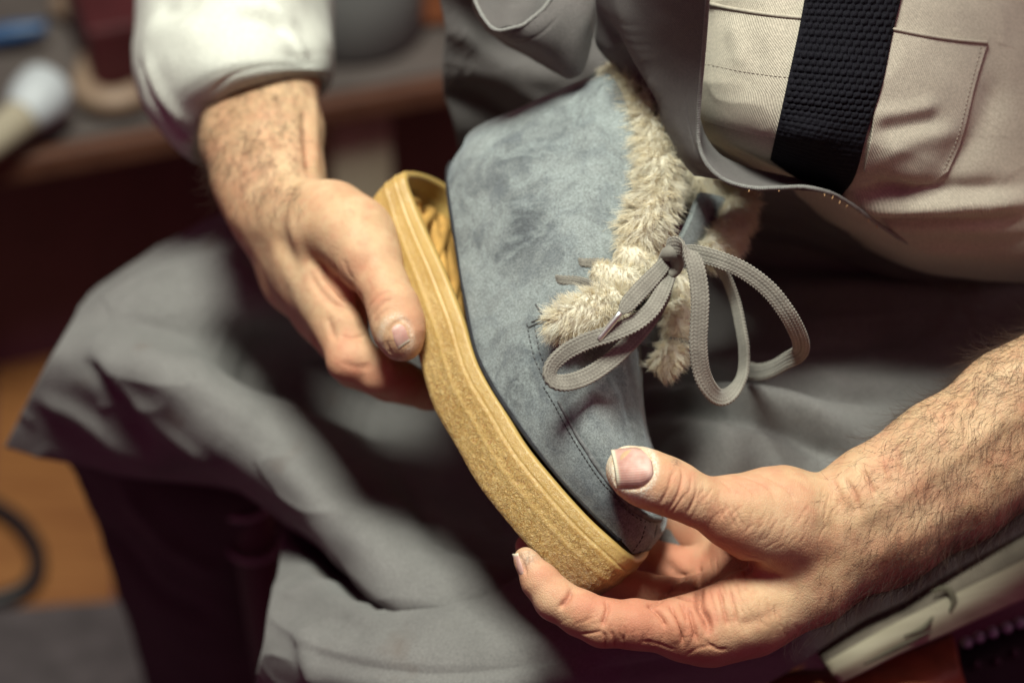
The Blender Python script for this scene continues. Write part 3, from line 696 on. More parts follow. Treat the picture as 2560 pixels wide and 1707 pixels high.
def build_upper():
    rows = []
    for p0, p1, p2, wb, wm, wt, hc in ST:
        A, B_, D = C(*p0), C(*p1), C(*p2)
        q = A*.55+B_*.45-WV*(2.5 if wb > 20 else 0)
        r = B_*.5+D*.5-WV*(1.5 if wb > 20 else 0)
        a2, b2, d2 = A+WV*wb, B_+WV*wm, D+WV*wt
        q2 = a2*.55+b2*.45+WV*2; r2 = b2*.5+d2*.5+WV*1.5
        mid = (D+d2)/2+HV*hc
        if hc < -10:   # open ankle: turn in over the collar and down inside
            c1, c2 = D+WV*3-HV*4, d2-WV*3-HV*4
            ring = [A, q, B_, r, D, c1, mid*.5+c1*.5-WV*wt*.15, mid, mid*.5+c2*.5+WV*wt*.15, c2, d2, r2, b2, q2, a2]
        else:
            c1, c2 = D*.72+d2*.28+HV*hc*.6, D*.28+d2*.72+HV*hc*.6
            ring = [A, q, B_, r, D, D*.86+d2*.14+HV*hc*.3, c1, mid, c2, D*.14+d2*.86+HV*hc*.3, d2, r2, b2, q2, a2]
        rows.append(cr(ring, 150))
    R = np.stack(rows); m = 300
    G = np.stack([cr(R[:, i], m) for i in range(R.shape[1])], 1)
    V = G.reshape(-1, 3); F = grid_faces(m, 150, True)
    if np.mean(normals(V, F).reshape(m, 150, 3)[:, 30, 2]) < 0: F = F[:, ::-1]
    N = normals(V, F); V = V+N*(.8*noise(V, 34, 41)+.35*noise(V, 12, 42))[:, None]
    V, _ = emboss(V, F, [([(1210,330),(1290,420),(1330,520),(1360,600)], 4, -.9), ([(1530,930),(1560,990),(1575,1060)], 3, -1.0), ([(1480,900),(1530,980),(1550,1040)], 4, .8), ([(1420,560),(1440,620),(1430,680)], 8, .8),
        ([(1325,820),(1340,885),(1372,965),(1398,1005),(1430,1065),(1472,1132),(1512,1190),(1560,1250),(1600,1284)], 1.3, -1.1, 0)])
    o = mk("upper", V, F, SUEDE, shoe, label="mottled grey suede upper")
    return o, V, F
upper, UV_, UF_ = build_upper(); BVU = bvh_of(UV_, UF_)

def on(bvh, pts, lift, step=1.0):
    """path of photo points laid on a surface, lifted towards the outside"""
    P = resample([(p[0]*K, p[1]*K, 0) for p in pts], step); out = []
    for p in P:
        r = hit(bvh, p[0]/K, p[1]/K)
        if r is None: continue
        n = r[1] if np.dot(r[1], np.array((0, 0, 1))) > 0 else -r[1]
        out.append(r[0]+n*lift)
    return np.array(out)
def stitches(name, bvh, pts, pitch, ln, r, mat, parent, lift=.15):
    P = on(bvh, pts, lift, pitch); parts = []
    T = unit(np.gradient(P, axis=0))
    for p, t in zip(P, T):
        parts.append(tube([p-t*ln/2-np.array((0, 0, .1)), p+np.array((0, 0, .12)), p+t*ln/2-np.array((0, 0, .1))], r, 5, ln/3))
    V, F = join(parts); return mk(name, V, F, mat, parent)

# dark felt edge below the suede
p0 = [C(*s[0])-HV*.2+WV*.9 for s in ST[1:]]; V, F = tube([C(1128,408,118)]+p0[:-2], 1.35, 10, 1.0); mk("felt_edge", V, F, WELT, upper)
# moccasin seam: raised lip and thread
seam = [(1322,818),(1336,885),(1368,965),(1392,1005),(1424,1065),(1466,1134),(1506,1192),(1535,1225),(1572,1268),(1612,1296),(1643,1300)]
P = on(BVU, [(u+5, v-3) for u, v in seam[3:]], .25, 1.2); V, F = tube(P, np.linspace(.75, 1.7, len(P)), 8, 1.0); mk("seam_lip", V, F, SUEDE_EDGE, upper)
stitches("seam_stitching", BVU, [(u-7, v+5) for u, v in seam[2:]], 2.1, 1.5, .28, THREAD_DARK, upper)
stitches("seam_stitching", BVU, [(1318,812),(1333,885),(1352,930),(1364,958)], 2.4, 1.7, .34, THREAD, upper)
stitches("seam_stitching", BVU, [(1336,812),(1350,880),(1368,922)], 2.4, 1.7, .34, THREAD, upper)
stitches("side_stitching", BVU, [(1612,1318),(1604,1345),(1590,1366),(1577,1384)], 2.2, 1.5, .22, THREAD_DARK, upper)
for pts in ([(1340,760),(1358,788)], [(1352,776),(1364,800),(1380,806)], [(1322,818),(1345,808),(1368,806)], [(1348,790),(1362,812)], [(1330,805),(1352,796),(1372,792)]):
    P = on(BVU, pts, .35, 1.0); V, F = tube(P, .42, 6, .6); mk("bar_tack", V, F, THREAD, upper)

# ---- tongue
TG = [[(1600,860,40),(1625,760,36),(1672,660,38),(1712,580,46),(1742,505,56),(1752,480,62)], [(1625,870,50),(1660,770,48),(1712,668,50),(1755,590,58),(1790,515,68),(1800,490,74)], [(1655,880,72),(1700,785,72),(1752,685,74),(1795,605,80),(1832,530,90),(1842,505,96)]]
tongue, TV, TF = sheet("tongue", TG, 60, 30, SUEDE, shoe, rough=.5, thick=2.5)

# ---- plush
def fur(name, path, radii, n, comb, length, parent, seed, label=None, spread=.9, rad=.15, core_s=.72):
    P = Cs(path); r = np.asarray(radii, float)
    V, F = tube(P, r*core_s, 18, 1.6)
    F4 = np.array([f for f in F if len(f) == 4]); N = normals(V, F4); ctr = np.repeat(V.reshape(-1, 18, 3).mean(1), 18, 0)
    if np.mean(np.sum(N*(V-ctr), 1)) < 0: N = -N
    c0 = np.zeros((len(V), 3)); c0[:, 0] = .6; c0[:, 1] = 0
    o = mk(name, V, F, FUR, parent, col=c0, label=label)
    rng = np.random.default_rng(seed); idx = rng.integers(0, len(V), n); nc = max(20, n//11); ic = rng.integers(0, len(V), nc)
    root = V[idx]+rng.normal(size=(n, 3))*.7-N[idx]*.5
    cmb = np.asarray(comb, float)
    cdir = unit(N[ic]*spread+cmb[None]*.55+rng.normal(size=(nc, 3))*.48); clen = length*rng.uniform(.6, 1.4, nc)
    kd = KDTree(nc)
    for q in range(nc): kd.insert(V[ic[q]], q)
    kd.balance(); own = np.array([kd.find(r)[1] for r in root])
    tip = V[ic[own]]+cdir[own]*clen[own][:, None]+rng.normal(size=(n, 3))*length*.2
    d = unit(unit(N[idx]*spread+cmb[None]*.6)*.5+unit(tip-root)*.62+rng.normal(size=(n, 3))*.08)
    tint = np.zeros((n, 3)); tint[:, 0] = np.clip(.62+rng.normal(size=nc)[own]*.18+rng.normal(size=n)*.16, 0, 1); tint[:, 1] = np.clip(rng.normal(size=nc)[own]*.12, 0, .4)
    ln = np.linalg.norm(tip-root, axis=1)*rng.uniform(.85, 1.08, n)
    strands("plush", root, d, ln, rad, FUR, o, 4, .16, seed, tint, droop=.05)
    return o
band = fur("fur_collar", [(1540,168,98),(1572,225,88),(1612,310,72),(1638,390,57),(1640,460,48),(1628,530,40),(1602,590,34),(1588,622,34)], [5.5,8,10.5,12,12,12,11.5,7.5], 15000, unit((-.45, -.75, .35)), 6.8, shoe, 51, "thick cream plush collar trim", .8)
fur("fur_collar", [(1690,400,90),(1730,440,86),(1780,480,88),(1822,525,96)], [7,10,10,7], 4800, unit((.1, -1, .15)), 6.5, shoe, 52, "plush on the far side of the collar", .7)
fur("fur_lining", [(1852,470,92),(1844,520,82),(1822,575,70),(1795,620,60),(1772,645,56)], [6,10,11,10.5,7], 5200, unit((.5, -.8, .2)), 4.8, shoe, 53, "plush lining of the tongue", .7)
for k, (pth, rr, n, cb, ln) in enumerate([([(1552,630,30),(1585,648,26),(1630,676,28)], [6,8.5,7], 1700, (.2,-.7,.4), 3), ([(1488,676,24),(1530,692,20),(1572,704,20),(1604,714,24)], [5.5,8.2,9,7], 2300, (.2,-.5,.5), 2.8), ([(1388,812,10),(1425,802,5),(1470,785,5),(1520,758,11),(1548,745,16)], [7,11,12.5,11,7], 5200, (-.7,-.5,.4), 5.0),
        ([(1668,680,52),(1700,715,52),(1712,755,54)], [6,8,6.5], 1700, (.4,-.7,.2), 3.2), ([(1682,760,46),(1696,800,44),(1692,838,45)], [7,9.5,8], 2100, (.6,-.6,.2), 3.4), ([(1690,860,44),(1674,895,42),(1642,928,42)], [7,9,6.5], 2000, (.3,-.8,.2), 3.4)]):
    fur("fur_tuft", pth, rr, n, unit(cb), ln, shoe, 60+k*3, None, .9, .13)

# ---- laces: flat braid with plaited ridges
def braid(name, path, width, parent, thick=1.8, label=None, ends=True):
    """path rows: u, v, d, then the direction of the width in photo px / mm (du, dv, dd)"""
    P = np.array([np.concatenate((C(*p[:3]), unit(np.array((p[3], -p[4], -p[5], ))))) for p in path])
    wd = np.array([(p[6] if len(p) > 6 else 1.0) for p in path])
    Q = resample(np.column_stack((P, wd)), .26); m = len(Q)
    T = unit(np.gradient(Q[:, :3], axis=0)); S = Q[:, 3:6]; S = unit(S-T*np.sum(S*T, 1)[:, None]); N = np.cross(T, S); wf = Q[:, 6]
    n = 64; th = np.linspace(0, 2*math.pi, n, endpoint=False)
    x = np.sign(np.cos(th))*np.abs(np.cos(th))**.8; y = np.sign(np.sin(th))*np.abs(np.sin(th))**.55
    s = np.arange(m)[:, None]*.26; X = x[None]*np.ones((m, 1)); face = (y > 0)
    colf = (X+1)*2.5+np.where(face, 0, .5)[None]; ci = np.floor(colf); fr = colf-ci
    ph = s/1.75+np.where(ci % 2 == 0, 1, -1)*(fr-.5)*.75+ci*.25
    hgt = np.sqrt(np.clip(1-(2*fr-1)**2, 0, 1))*(.45+.55*np.abs(np.sin(math.pi*ph)))
    jig = .06*RNG.normal(size=(m, 1))
    wv = 1+.012*np.sin(s*3.6)
    V = Q[:, None, :3]+S[:, None]*(X*width/2*wv*wf[:, None])[..., None]+N[:, None]*((y[None]*(thick/2-.25)+np.sign(y)[None]*hgt*.42*np.minimum(1, np.abs(y)[None]*1.5))[..., None])
    V = V+S[:, None]*((np.sign(x)*(np.abs(x) > .93))[None]*(.18*np.sin(2*math.pi*s/1.75)))[..., None]
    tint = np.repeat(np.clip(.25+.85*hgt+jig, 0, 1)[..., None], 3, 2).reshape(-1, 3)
    F = grid_faces(m, n, True).tolist()+[list(range(n))[::-1], list(range((m-1)*n, m*n))]
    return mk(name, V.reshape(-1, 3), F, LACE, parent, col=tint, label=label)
LW = 7.9
bow = braid("lace", [(1672,640,16,.5,.8,.2,.7),(1655,668,8,.62,.78,.1,.85),(1620,706,0,.62,.78,.1),(1590,738,-6,.62,.78,0),(1566,765,-9,.62,.78,0,.9),(1552,782,-10,.62,.78,0,.35)], LW, shoe, label="short lace end capped by a metal tip")
V, F = tube([C(1552,780,-10), C(1545,789,-10.5), C(1500,844,-9), C(1496,849,-9)], [1.1,1.55,1.45,1.2], 14, 1.2); mk("aglet", V, F, METAL, bow)
braid("lace", [(1676,662,22,.6,.6,-.3,.8),(1662,708,6,.75,.6,-.2),(1634,766,-2,.6,.8,-.2),(1590,806,-6,.5,.85,-.1),(1530,833,-8,.35,.95,0),(1470,852,-9,.4,.9,.1),(1418,878,-10,.6,.75,.3),(1384,908,-12,.8,.4,.6),(1374,934,-13,.8,-.2,.7),(1388,954,-12,.4,-.8,.6),(1425,955,-9,-.1,-1,.2),(1475,936,-5,-.35,-.9,0),(1530,898,-1,-.5,-.8,0),(1580,850,3,-.6,-.7,0),(1622,800,8,-.7,-.6,0),(1655,745,16,-.7,-.5,.1,.85),(1672,690,24,-.7,-.5,.2,.7)], LW, shoe, label="bow loop lying over the vamp")
braid("lace", [(1660,642,18,-.3,.8,.4,.8),(1672,622,10,-.2,.9,.4),(1694,614,4,.1,.95,.3),(1720,628,0,.7,.5,.2),(1740,672,-2,.98,-.1,.15),(1750,740,-2,1,0,.15),(1748,805,0,1,0,.15),(1746,866,3,1,-.05,.2),(1754,930,8,.95,-.2,.3),(1776,975,14,.7,-.5,.5),(1802,992,22,.3,-.6,.75),(1832,976,32,-.2,-.4,.9),(1856,935,40,-.35,-.1,.9),(1860,875,46,-.4,0,.9),(1851,815,50,-.4,.1,.9),(1838,755,52,-.4,.1,.9),(1818,700,48,-.4,.2,.9,.85),(1790,655,40,-.4,.4,.8,.7)], LW+.6, shoe, label="bow loop hanging free beside the tongue")
braid("lace", [(1700,632,22,-.2,.9,.2,.8),(1740,634,10,-.15,.95,.2),(1800,650,6,-.3,.9,.2),(1862,678,6,-.45,.85,.25),(1922,724,8,-.6,.75,.25),(1966,780,12,-.75,.6,.3),(1994,832,20,-.85,.45,.35),(2003,866,28,-.9,.1,.45),(1994,886,38,-.6,-.6,.5),(1966,902,50,-.3,-.7,.6),(1935,920,64,-.2,-.7,.7),(1900,930,80,-.2,-.7,.7),(1870,925,96,-.2,-.7,.7)], LW, shoe, label="long lace end arching to the right")
def lay(rows, k=3):
    out = []
    for i, r in enumerate(rows):
        h = hit(BVU, r[0], r[1]) if i < k else None
        out.append((r[0], r[1], (-h[0][2]+(6 if i == 0 else -.5))) + tuple(r[3:]) if h is not None else r)
    return out
braid("lace", lay([(1442,654,27,0,1,0,.8),(1455,656,22,0,1,0,.7),(1500,660,18,.1,1,0),(1545,668,22,.2,.9,0),(1600,690,30,.2,.9,0)]), 5.4, shoe)
braid("lace", lay([(1386,697,24,0,1,0,.8),(1400,699,19,.1,1,0,.75),(1450,706,14,.15,1,0),(1500,724,15,.35,.9,0),(1535,748,20,.5,.8,0)]), 5.4, shoe)
# knot
parts = [tube([C(1655,660,20), C(1672,632,8), C(1690,640,10), C(1688,670,14), C(1668,690,12)], [2.6,3.4,3.6,3.4,2.6], 12, 1.2), tube([C(1660,690,24), C(1680,668,14), C(1698,644,18), C(1705,625,26)], [2.4,3.2,3.2,2.4], 12, 1.2)]
V, F = join(parts); kc = np.full((len(V), 3), .55); mk("lace_knot", V, F, LACE, shoe, col=kc)
# ------------------------------------------------------------------ clothes
# apron over the far thigh, with the lit fold that runs down between the knees
A_ = [[(236,735,330),(330,660,318),(460,585,300),(650,495,290),(860,505,300),(1080,540,300),(1350,520,270)],
      [(218,752,292),(325,675,272),(470,615,256),(690,545,248),(925,575,262),(1180,600,262),(1450,580,240)],
      [(194,785,258),(325,735,232),(505,725,214),(740,720,210),(1000,745,225),(1250,760,230),(1500,720,215)],
      [(172,818,240),(345,820,214),(560,890,214),(800,975,226),(1040,1050,236),(1290,1080,225),(1520,1050,215)],
      [(152,850,226),(365,868,186),(588,985,170),(790,1100,170),(1030,1225,184),(1260,1300,200),(1500,1300,190)],
      [(132,884,222),(345,925,178),(555,1055,162),(730,1175,146),(930,1320,118),(1150,1420,106),(1400,1450,120)],
      [(108,930,230),(305,970,192),(515,1110,172),(665,1220,158),(850,1390,126),(965,1500,98),(1200,1600,90)],
      [(76,990,248),(255,1030,220),(440,1135,205),(590,1205,200),(760,1330,196),(930,1480,160),(1150,1640,140)],
      [(45,1050,266),(200,1095,246),(380,1160,236),(560,1200,232),(740,1310,240),(930,1470,230),(1150,1640,220)],
      [(8,1120,285),(150,1160,272),(340,1190,262),(556,1215,258),(735,1300,280),(925,1450,290),(1150,1600,300)]]
sheet("apron", A_, 220, 200, APRON, person, folds=[([(170,880),(300,1000),(350,1120)], 9, -5), ([(230,900),(420,1080),(560,1190)], 9, 3), ([(420,700),(560,820),(760,900)], 16, -6), ([(330,780),(520,800),(700,790)], 14, 5), ([(560,880),(760,960),(1020,1060)], 16, -16), ([(90,1000),(200,1040),(330,1150)], 8, 4), ([(1000,1180),(1080,1300),(1120,1400)], 10, -4)], rough=1.2, rs=40, seed=3, ridge=3.2, rgs=55, label="grey apron skirt over the far knee with one lit diagonal fold")
B_ = [[(735,1200,310),(930,1290,300),(1180,1210,290),(1450,960,270),(1680,640,235),(1980,470,215),(2300,520,190),(2720,600,150)],
      [(722,1235,275),(905,1440,215),(1120,1380,215),(1420,1130,210),(1690,860,190),(1990,720,180),(2330,740,165),(2740,720,140)],
      [(712,1290,245),(868,1462,172),(1110,1440,165),(1420,1260,170),(1730,1000,132),(2030,890,138),(2360,880,150),(2750,830,135)],
      [(704,1360,205),(860,1490,112),(1120,1500,92),(1440,1360,125),(1760,1110,96),(2070,1010,102),(2390,960,135),(2760,900,130)],
      [(690,1450,165),(850,1560,88),(1130,1590,62),(1460,1500,82),(1790,1290,84),(2110,1160,90),(2420,1080,120),(2770,980,125)],
      [(670,1550,140),(840,1640,78),(1140,1680,52),(1480,1620,70),(1820,1470,82),(2140,1330,92),(2450,1210,112),(2780,1070,122)],
      [(648,1660,140),(830,1740,86),(1150,1760,58),(1500,1720,78),(1850,1620,112),(2160,1470,116),(2450,1330,126),(2800,1150,140)],
      [(622,1800,215),(810,1860,200),(1150,1880,190),(1500,1850,180),(1870,1730,140),(2170,1545,130),(2450,1395,135),(2820,1200,150)]]
sheet("apron", B_, 260, 220, APRON, person, folds=[([(1450,1085),(1650,1010),(1900,1040),(2080,1130),(2200,1190)], 7, -11), ([(1500,1030),(1700,985),(1950,1010),(2150,1085)], 8, 9), ([(1580,960),(1760,950),(2000,960),(2300,1000)], 7, -9), ([(1780,560),(1950,590),(2150,600),(2350,660)], 8, 10), ([(1760,600),(1900,640),(2100,665),(2350,690)], 8, -8), ([(1700,720),(1950,740),(2200,720),(2400,740)], 12, 7), ([(1750,830),(2000,850),(2300,830)], 12, -8),
     ([(1850,1080),(1960,1130),(2040,1190)], 7, -4), ([(880,1475),(960,1520),(1020,1600)], 9, -3.5), ([(720,1480),(800,1460),(880,1480)], 7, 3), ([(750,1560),(770,1640),(790,1720)], 8, 4), ([(830,1540),(870,1560),(900,1580)], 10, -4), ([(1420,1680),(1700,1660),(1960,1590)], 8, -5), ([(1450,1640),(1700,1610),(1900,1560)], 9, 3)], rough=1.1, rs=42, seed=4, ridge=2.6, rgs=48, label="grey apron skirt over the near thigh")
# apron bib behind and above the shoe
sheet("apron_bib", [[(1085,-60,150),(1180,-60,150),(1300,-60,150),(1420,-60,140),(1560,-60,120)], [(1110,60,165),(1200,60,175),(1310,60,180),(1430,60,160),(1560,60,130)], [(1108,190,180),(1200,180,190),(1320,190,190),(1440,200,170),(1570,190,140)], [(1130,290,200),(1220,300,210),(1330,310,205),(1450,320,185),(1590,310,150)], [(1160,420,240),(1250,440,240),(1360,450,230),(1480,450,205),(1620,440,170)]], 90, 90, BIB_SHADED, person,
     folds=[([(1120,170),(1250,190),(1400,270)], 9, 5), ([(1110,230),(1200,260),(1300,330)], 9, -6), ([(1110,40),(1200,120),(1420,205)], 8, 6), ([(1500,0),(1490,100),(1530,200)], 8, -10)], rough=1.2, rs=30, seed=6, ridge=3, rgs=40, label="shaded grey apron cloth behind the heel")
# turned-up pocket edge at the top
hemA = [(1176,-30,64),(1192,12,56),(1212,50,50),(1240,76,46),(1275,72,46),(1305,64,48),(1335,42,54),(1362,18,62),(1392,-30,76)]
sheet("apron_pocket", [[(p[0], p[1], p[2]) for p in hemA], [(1180,-5,76),(1200,40,72),(1228,78,66),(1262,96,58),(1300,100,54),(1340,90,54),(1382,60,58),(1420,20,66),(1460,-30,76)], [(1190,30,94),(1222,75,90),(1262,105,84),(1305,125,76),(1345,138,70),(1385,140,66),(1425,115,66),(1462,60,70),(1495,-30,80)], [(1215,75,112),(1260,110,108),(1305,135,102),(1350,160,94),(1390,182,86),(1425,198,80),(1458,175,78),(1482,90,80),(1500,-30,86)]], 90, 50, BIB_SHADED, person,
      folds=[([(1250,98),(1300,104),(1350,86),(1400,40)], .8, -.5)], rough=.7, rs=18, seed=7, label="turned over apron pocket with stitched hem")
V, F = tube(Cs(hemA), 1.0, 8, 1.0); V = V+.25*np.stack([noise(V, 1.2, 71), noise(V, 1.2, 72), noise(V, 1.2, 73)], 1); mk("apron_hem", V, F, APRON_HEM, person)
sheet("apron_pocket", [[(1170,-40,82),(1260,-40,100),(1340,-40,100),(1400,-40,84)], [(1200,30,64),(1265,20,94),(1335,10,94),(1370,10,70)], [(1238,74,50),(1270,66,68),(1300,60,68),(1335,40,58)]], 50, 40, BIB_SHADED, person, rough=.4, seed=8, label="inner side of the turned over apron pocket")
# bib flap with its long stitched edge beside the shirt
edge = [(1772,-40,-44),(1766,40,-24),(1758,140,0),(1750,230,14),(1745,310,19),(1748,365,18),(1770,415,15),(1815,452,14),(1880,470,15),(1945,470,18),(2010,468,24),(2075,482,32),(2130,512,42),(2190,556,55),(2270,608,72),(2360,648,92),(2460,676,112),(2580,690,130)]
left = [(1488,-40,52),(1486,40,68),(1488,110,82),(1530,165,90),(1585,225,84),(1640,305,70),(1690,385,54),(1735,440,38)]
e0 = edge[:8]; l0 = left
g = []
for k in range(6):
    s = k/5
    g.append([(a[0]*(1-s)+b[0]*s, a[1]*(1-s)+b[1]*s, a[2]*(1-s)+b[2]*s-10*math.sin(math.pi*s)*(1-i/9)) for i, (a, b) in enumerate(zip(l0, e0))])
flap, FV, FF = sheet("apron_bib", g, 130, 90, BIB_SHADED, person, folds=[([(1500,60),(1560,150),(1640,260)], 9, -6), ([(1560,0),(1600,120),(1660,240)], 12, 4), ([(1715,230),(1722,310),(1742,390)], .7, -.5)], rough=.8, rs=26, seed=9, label="apron bib flap hanging along the shirt front")
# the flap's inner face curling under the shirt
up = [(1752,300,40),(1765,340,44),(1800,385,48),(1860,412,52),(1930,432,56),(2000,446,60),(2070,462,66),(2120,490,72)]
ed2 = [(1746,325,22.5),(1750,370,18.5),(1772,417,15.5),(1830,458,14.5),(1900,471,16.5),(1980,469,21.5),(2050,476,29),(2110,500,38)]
sheet("apron_bib", [up, [((a[0]+b[0])/2, (a[1]+b[1])/2+4, (a[2]+b[2])/2+4) for a, b in zip(up, ed2)], ed2], 110, 30, BIB_SHADED, person, rough=.5, rs=14, seed=10, label="inner face of the apron bib curling under the shirt")
V, F = tube(Cs(edge), .95, 8, .9); V = V+.2*np.stack([noise(V, 1.1, 74), noise(V, 1.1, 75), noise(V, 1.1, 76)], 1); mk("apron_hem", V, F, APRON_HEM, person)
# overlock thread along the edge and a few frayed ends
parts = []
Q = resample(Cs(edge[:12]), 1.15); T = unit(np.gradient(Q, axis=0))
for i in range(0, len(Q)-1):
    s = unit(np.cross(T[i], (0, 0, 1))); parts.append(tube([Q[i]-s*1.0+np.array((0, 0, .5)), Q[i]+T[i]*.3+np.array((0, 0, 1.15)), Q[i]+s*1.0+T[i]*.6+np.array((0, 0, .5))], .27, 5, .5))
V, F = join(parts); mk("hem_stitching", V, F, APRON_HEM, person)
parts = []
for u, v, d in [(1872,474,15),(1945,474,18),(2060,484,30),(2082,490,33),(2100,502,36),(2118,512,40),(2170,545,52),(2150,530,48),(2190,560,56)]:
    p = C(u, v, d); q = p+np.array((random.uniform(-.8, .8), -random.uniform(1, 2.2), .6)); parts.append(tube([p, (p+q)/2+np.array((.3, 0, .3)), q], .22, 5, .4))
V, F = join(parts); mk("frayed_thread", V, F, FRAY, person, kind="stuff")
# lap cloth in the darkened twill under the shirt front, seen below the bib edge
LAP = [edge2 for edge2 in [[(1690,400,120),(1800,455,110),(1900,470,95),(2010,475,80),(2120,508,75),(2250,595,95),(2400,660,125),(2600,695,150)], [(1700,470,160),(1800,500,150),(1900,520,140),(2010,540,135),(2130,590,135),(2260,660,145),(2420,710,160),(2620,740,170)], [(1700,560,215),(1800,580,210),(1900,600,205),(2020,630,200),(2140,680,195),(2280,730,190),(2440,770,185),(2640,790,180)]]]
sheet("apron_bib", LAP, 120, 40, BIB_SHADED, person, folds=[([(1800,520),(1950,560),(2150,620)], 6, 4)], rough=1.0, rs=25, seed=12, ridge=3, rgs=40, label="shaded apron cloth under the shirt front")

# ---- shirt
SH = [[(1640,-1000,180),(1800,-1000,120),(1950,-1000,80),(2120,-1000,70),(2320,-1000,90),(2500,-1000,130),(2700,-1000,190)],
      [(1680,-420,110),(1800,-420,80),(1950,-420,50),(2120,-420,44),(2310,-420,62),(2490,-420,95),(2690,-420,140)],
      [(1700,-70,70),(1800,-70,40),(1950,-70,24),(2120,-70,22),(2300,-70,40),(2480,-70,70),(2680,-70,110)],
      [(1705,40,66),(1800,40,36),(1950,40,18),(2120,40,16),(2300,40,32),(2480,40,60),(2680,40,100)],
      [(1710,160,62),(1800,170,32),(1950,180,14),(2120,180,12),(2300,170,26),(2480,160,54),(2680,150,92)],
      [(1715,260,66),(1800,275,36),(1940,300,18),(2120,310,14),(2300,300,26),(2480,290,52),(2680,280,88)],
      [(1725,310,76),(1800,335,48),(1930,375,34),(2110,410,26),(2300,410,32),(2490,400,54),(2690,390,88)],
      [(1730,335,96),(1810,372,72),(1930,412,56),(2110,470,44),(2300,495,42),(2500,500,58),(2700,490,88)],
      [(1740,350,125),(1820,392,104),(1940,440,84),(2110,520,64),(2300,575,56),(2510,590,68),(2710,580,92)],
      [(1750,360,155),(1830,410,140),(1950,470,122),(2120,565,100),(2300,640,86),(2520,665,92),(2720,660,108)],
      [(1760,380,190),(1840,430,180),(1960,500,165),(2130,600,150),(2310,680,135),(2530,705,135),(2730,700,140)]]
shirt, SV, SF = sheet("shirt", SH, 300, 340, SHIRT, person, folds=[([(2110,510),(2250,520),(2400,515),(2600,505)], 7, 4.5), ([(2120,548),(2300,556),(2600,548)], 5, -4), ([(2120,478),(2300,478),(2560,470)], 5, -3.5), ([(1960,345),(2000,330),(2060,340)], 7, 3), ([(2190,440),(2240,480),(2260,500)], 6, -2.5), ([(2200,400),(2300,350),(2400,330)], 5, 1.6), ([(2190,330),(2280,310),(2360,300)], 4, -1.6), ([(2180,290),(2270,280),(2350,260)], 4, 1.4), ([(2500,200),(2450,330),(2330,470)], 9, -3), ([(1830,60),(1850,130),(1840,160)], 5, 1.6), ([(1900,120),(1890,180),(1860,220)], 6, -1.2), ([(2300,600),(2450,620),(2600,610)], 9, -3)], rough=.9, rs=32, seed=14, ridge=1.2, rgs=40, label="light beige twill work shirt")
BVS = bvh_of(SV, SF)
def patch(name, quad, nu, nv, lift, mat, parent, bvh, label=None, post=None, thick=.8, edge_in=True):
    """cloth piece laid on another: quad rows of photo points, lifted"""
    G = np.array([[(p[0], p[1], 0) for p in row] for row in quad], float)
    R = np.stack([cr(r, nu) for r in G]); R = np.stack([cr(R[:, i], nv) for i in range(nu)], 1)
    D = np.zeros((nv, nu)); last = 40.
    for j in range(nv):
        for i in range(nu):
            r = hit(bvh, R[j, i, 0], R[j, i, 1]); last = -r[0][2] if r is not None else last; D[j, i] = last
    for _ in range(3):
        E = np.pad(D, 1, mode='edge'); D = (E[1:-1, 1:-1]*2+E[:-2, 1:-1]+E[2:, 1:-1]+E[1:-1, :-2]+E[1:-1, 2:])/6
    V = np.array([C(R[j, i, 0], R[j, i, 1], D[j, i]-lift) for j in range(nv) for i in range(nu)])
    F = grid_faces(nv, nu)
    if np.mean(normals(V, F)[:, 2]) < 0: F = F[:, ::-1]
    if post: V = post(V, F, nu, nv)
    Gm = V.reshape(nv, nu, 3)
    su = np.concatenate((np.zeros((nv, 1)), np.cumsum(np.linalg.norm(np.diff(Gm, axis=1), axis=2), 1)), 1); sv = np.concatenate((np.zeros((1, nu)), np.cumsum(np.linalg.norm(np.diff(Gm, axis=0), axis=2), 0)), 0)
    o = mk(name, V, F, mat, parent, uv=np.stack((su.ravel(), sv.ravel()), 1), label=label)
    m = o.modifiers.new("thickness", 'SOLIDIFY'); m.thickness = thick*.001; m.offset = -1
    return o, V, F
pk, PV, PF = patch("shirt_pocket", [[(2200,62),(2280,80),(2370,95),(2472,104)], [(2190,200),(2270,205),(2360,205),(2440,210)], [(2180,330),(2260,340),(2340,345),(2408,340)], [(2160,430),(2240,450),(2320,460),(2370,430)]], 90, 90, 2.0, SHIRT, shirt, BVS, "patch pocket right of the black strap")
pk2, PV2, PF2 = patch("shirt_pocket", [[(1752,0),(1830,18),(1920,32),(2020,42)], [(1750,110),(1830,122),(1920,130),(2010,138)], [(1748,210),(1830,225),(1910,240),(1990,250)], [(1746,300),(1820,322),(1900,342),(1960,350)]], 80, 90, 1.6, SHIRT, shirt, BVS, "patch pocket between apron edge and black strap")
BP, BP2 = bvh_of(PV, PF), bvh_of(PV2, PF2)
STH = plain("shirt_thread", (.30, .26, .22), .8, .2, 200)
stitches("pocket_stitching", BP2, [(1762,160),(1850,178),(1930,190),(1995,196)], 2.0, 1.4, .2, STH, pk2)
stitches("pocket_stitching", BP, [(2452,120),(2425,220),(2395,340),(2362,420)], 2.0, 1.4, .2, STH, pk)
V, F = tube(on(BP2, [(1758,6),(1840,24),(1930,38),(2010,46)], .3), .9, 8, 1); mk("pocket_hem", V, F, SHIRT, pk2)
V, F = tube(on(BP, [(2206,68),(2290,86),(2380,100),(2466,108)], .3), .9, 8, 1); mk("pocket_hem", V, F, SHIRT, pk)
